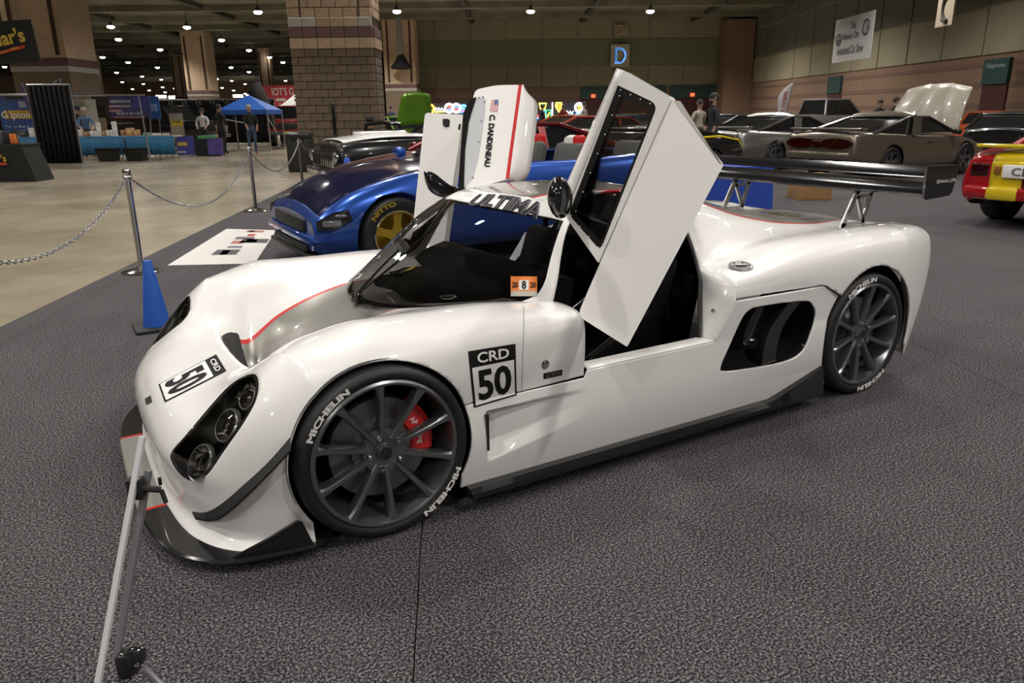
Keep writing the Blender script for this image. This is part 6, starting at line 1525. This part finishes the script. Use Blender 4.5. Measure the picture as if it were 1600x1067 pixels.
# tents
def tent(px0, px1, py_e, d, col, label, peak, legs=True, txt=None, val=.18):
    P0_, P1_ = at(px0, py_e, d), at(px1, py_e, d); w_ = (P1_-P0_).length; c = (P0_+P1_)/2+HF*w_/2; ze = P0_.z; e = empty('canopy_tent', Vector((c.x, c.y, FZ)), label, 'tent'); m = mat('tent_fabric_'+label[:5], col, .6)
    C_ = [Vector((c.x, c.y, ze))+HM @ Vector((a_*w_/2, b_*w_/2, 0)) for a_, b_ in ((-1, -1), (1, -1), (1, 1), (-1, 1))]; top = Vector((c.x, c.y, peak)); V = [top]; 
    for i in range(4):
        a_, b_ = C_[i], C_[(i+1) % 4]; mid = ((a_+b_)/2+top)/2-Vector((0, 0, .06)); V += [a_]
    V2 = V+[v-Vector((0, 0, val)) for v in V[1:]]
    obj('canopy', V2, [(0, i+1, (i+1) % 4+1) for i in range(4)]+[(i+1, i+5, (i+1) % 4+5, (i+1) % 4+1) for i in range(4)], m, e, smooth=False, thick=.02)
    for p in C_: MB().tube([Vector((p.x, p.y, FZ)), p], .03, 6).build('leg', ALU, e)
    for i in range(2): MB().tube([C_[i]-Vector((0, 0, .3)), (C_[i]+C_[(i+1) % 4])/2-Vector((0, 0, .9 if i else .5))], .02, 5).build('brace', ALU, e)
    if txt: flat_text(txt, ((C_[0]+C_[1])/2+top)/2-HF*.4, w_*.25, .30, BLACKP, e, off=.02)
    return e
tent(339, 417, 172, 31.5, (.015, .10, .42), 'blue pop-up canopy tent in the left aisle', 2.2)
tent(424, 516, 176, 44, (.60, .58, .54), 'white pop-up canopy tent beside the big pillar', 3.0, txt='ace')
rb_ = banner(414, 133, 459, 166, 50, (.30, .02, .025), 'red banner with pale lettering above the white tent', [("IOT'S G", 442, 143, 32, 11, (.55, .48, .42)), ('A G E', 444, 166-4, 16, 4, (.5, .4, .36))], 'red_banner', [(431, 153.5, 446, 158, (.5, .45, .4)), (453, 153.5, 459, 158, (.5, .45, .4))])
def feather(px, d, top_py, col, label, lean=.25, txt=None, tc=(.3, .02, .02), wd=.5, curve=.6):
    b = gp(px, d); h_ = at(px, top_py, d).z; e = empty('feather_flag', b, label, 'flag'); n = 14; V = []
    for i in range(n+1):
        t = i/n; z = h_*.30+(h_*.70)*t; w_ = wd*(1-.55*max(0, (t-.72)/.28)**2); x = lean*t*t
        V += [b+HM @ Vector((x*1.0, 0, z)), b+HM @ Vector((x-w_*(.35+.65*min(1, t*1.5)), .02*math.sin(t*9), z-.10*t))]
    obj('flag_cloth', V, [(2*i, 2*i+1, 2*i+3, 2*i+2) for i in range(n)], mat('flag_'+label[:4], col, .7), e, thick=.006)
    MB().tube([b+HM @ Vector((lean*(t*t), 0, h_*t if t < 1 else h_)) for t in (0, .3, .5, .7, .85, 1.0)], .02, 6).build('pole', ALU, e); MB().bbox(b+Vector((0, 0, .02)), (.5, .4, .04), .01, HM).build('base', BLACK, e)
    if txt: flat_text(txt, b+HM @ Vector((lean*.4-wd*.42, 0, h_*.66)), h_*.42, wd*.35, mat('flag_ink', tc, .6), e, HM @ Matrix.Rotation(-PI/2+.12, 3, 'Y'), off=.06)
    return e
feather(432, 33.9, 126, (.02, .02, .018), 'dark curved feather flag right of the blue tent', -.55, wd=.75)
feather(1224, 28.5, 128, (.55, .53, .52), 'white feather flag with red lettering before the brick wall', .22, 'CAR CORPS', wd=.40)
feather(103, 29.4, 122, (.06, .065, .075), 'grey feather flag tip above the black drape', .1, wd=.55)
feather(60, 29.4, 128, (.10, .06, .16), 'thin purple feather flag above the black drape', -.3, wd=.18)
# counter with purple cloth, trash bin
pc = empty('covered_counter', gp(322, 28.3), 'counter with black and purple cloth in the left aisle', 'counter')
pbox(306, 216, 340, 243, 28.3, .6, mat('dark_cloth', (.012, .012, .016), .8), 'front_cloth', pc); pbox(326, 217, 345, 242, 28.2, .1, mat('purple_cloth', (.09, .06, .26), .6, noise=.3, nscale=3), 'purple_panel', pc); pbox(309, 212, 330, 217, 28.3, .5, mat('green_top', (.08, .28, .12), .5), 'green_tray', pc)
tb = gp(467, 20.0); te = empty('litter_bin', tb, 'square black litter bin against the big block pillar', 'bin')
MB().bbox(tb+Vector((0, 0, .42)), (.60, .55, .84), .05, HM).build('bin_body', BLACK, te); MB().bbox(tb+Vector((0, 0, .90)), (.62, .57, .14), .06, HM).build('lid', mat('bin_lid', (.02, .02, .02), .35), te); MB().box(tb+HM @ Vector((-.0, -.29, .84)), (.34, .02, .09), HM).build('flap', BLACKGLOSS, te, smooth=False)
# vehicles of the left aisle
def truck(P, hdg, col, label, nm='pickup_truck'):
    c = parked(nm, P, hdg, label)
    MB().bbox((0, 0, .85), (4.9, 1.9, .62), .14).build('body', col, c); MB().bbox((1.75, 0, 1.12), (1.4, 1.8, .22), .10).build('bonnet', col, c)
    V = [(-.9, -.9, 1.14), (1.15, -.9, 1.14), (1.15, .9, 1.14), (-.9, .9, 1.14), (-.75, -.72, 1.78), (.55, -.72, 1.78), (.55, .72, 1.78), (-.75, .72, 1.78)]
    obj('cabin_glass', V, [(0, 1, 5, 4), (1, 2, 6, 5), (2, 3, 7, 6), (3, 0, 4, 7), (4, 5, 6, 7)], DGL, c, smooth=False); MB().bbox((-.1, 0, 1.80), (1.38, 1.5, .08), .03).build('roof', col, c)
    for s in (-1, 1):
        MB().tube([(1.15, s*.9, 1.14), (.55, s*.72, 1.78)], .05, 6).build('front_pillar', col, c); MB().tube([(-.9, s*.9, 1.14), (-.75, s*.72, 1.78)], .05, 6).build('rear_pillar', col, c); MB().bbox((2.45, s*.68, .95), (.08, .36, .16), .03).build('headlamp', LAMPC, c)
    MB().bbox((2.46, 0, .92), (.08, .9, .26), .03).build('grille', BLACK, c); MB().bbox((2.48, 0, .60), (.16, 1.8, .16), .05).build('bumper', GUN, c); MB().bbox((2.56, 0, .60), (.02, .3, .12), .01).build('number_plate', mat('plate_yellow', (.4, .34, .1), .5) if 'plate_yellow' not in bpy.data.materials else bpy.data.materials['plate_yellow'], c)
    for x in (1.55, -1.5):
        for s in (-1, 1): simple_wheel(c, (x, s*.85, .40), .40, .28, s, GUN)
    return c
truck(gp(462, 38.5), -YAW-1.45, paint('red_truck_paint', (.22, .012, .012), 0, .3), 'red pickup truck under the white canopy tent')
truck(gp(262, 33.6), -YAW-.35, BLK, 'large black pickup truck behind the blue tables')
# far cars right of the middle and behind
far = [('far_pickup', 1290, 36, -.2, (.30, .30, .32), 'far silver and red pickup between the two coupes', True), ('far_orange_car', 1545, 27, PI+.4, (.45, .06, .01), 'orange car far right behind the champagne coupe', False), ('far_black_car', 1588, 21, .3, (.008, .008, .008), 'black car at the far right edge behind the red one', False),
       ('far_red_car', 955, 24, .3, (.20, .01, .015), 'dark red car seen through the raised door window', False), ('far_lime_car', 985, 29, .2, (.02, .025, .10), 'dark blue and lime car seen through the door window', False), ('far_dark_car', 1152, 27, .1, (.008, .008, .009), 'black car beyond the silver coupe', False), ('far_orange_hot_rod', 905, 33, .2, (.42, .06, .01), 'orange car near the neon signs', False)]
for nm, px, d, rz_, c_, lb_, pk in far:
    P = gp(px, d); P.z = 0
    if pk: c = truck(P, rz_, paint(nm, c_, .5), lb_); MB().bbox((0, 0, .60), (4.95, 1.92, .14), .04).build('red_flank', REDP, c)
    else: c = coupe('coupe_car', P, rz_, lb_, paint(nm, c_), stS, wS, (.92, .90, 1.25, -2.0, -.9, .0, .75))
    if nm == 'far_lime_car': MB().bbox((-1.9, 0, .98), (.5, 1.5, .06), .02).build('lime_spoiler', paint('lime2', (.35, .45, .02)), c); MB().bbox((.2, 0, 1.30), (.9, .4, .02), .01).build('lime_stripe', bpy.data.materials['lime2'], c)
# end of the left aisle
ew = MB(); hbox(ew, -40, 175, CZ/2, 90, .5, CZ+1.2); tag(ew.build('wall_far', BRICKB, smooth=False), kind='structure')
lw = MB(); hbox(lw, -85, 75, CZ/2, .5, 210, CZ+1.2); tag(lw.build('wall_left', BRICKB, smooth=False), kind='structure')
for k, (px, py, w_) in enumerate(((372, 150, 1.8), (391, 150, 1.5), (407, 152, 1.1), (252, 151, 1.8), (270, 152, 1.5))):
    P = at(px, py, 150); e = empty('strip_light', P, 'long bright light fitting at the far end of the hall, %s from the left' % ORD[(2, 3, 4, 0, 1)[k]], 'lamp', 'long light fittings at the far end'); MB().bbox(P, (w_, .3, .5), .05, HM).build('diffuser', LENS, e)
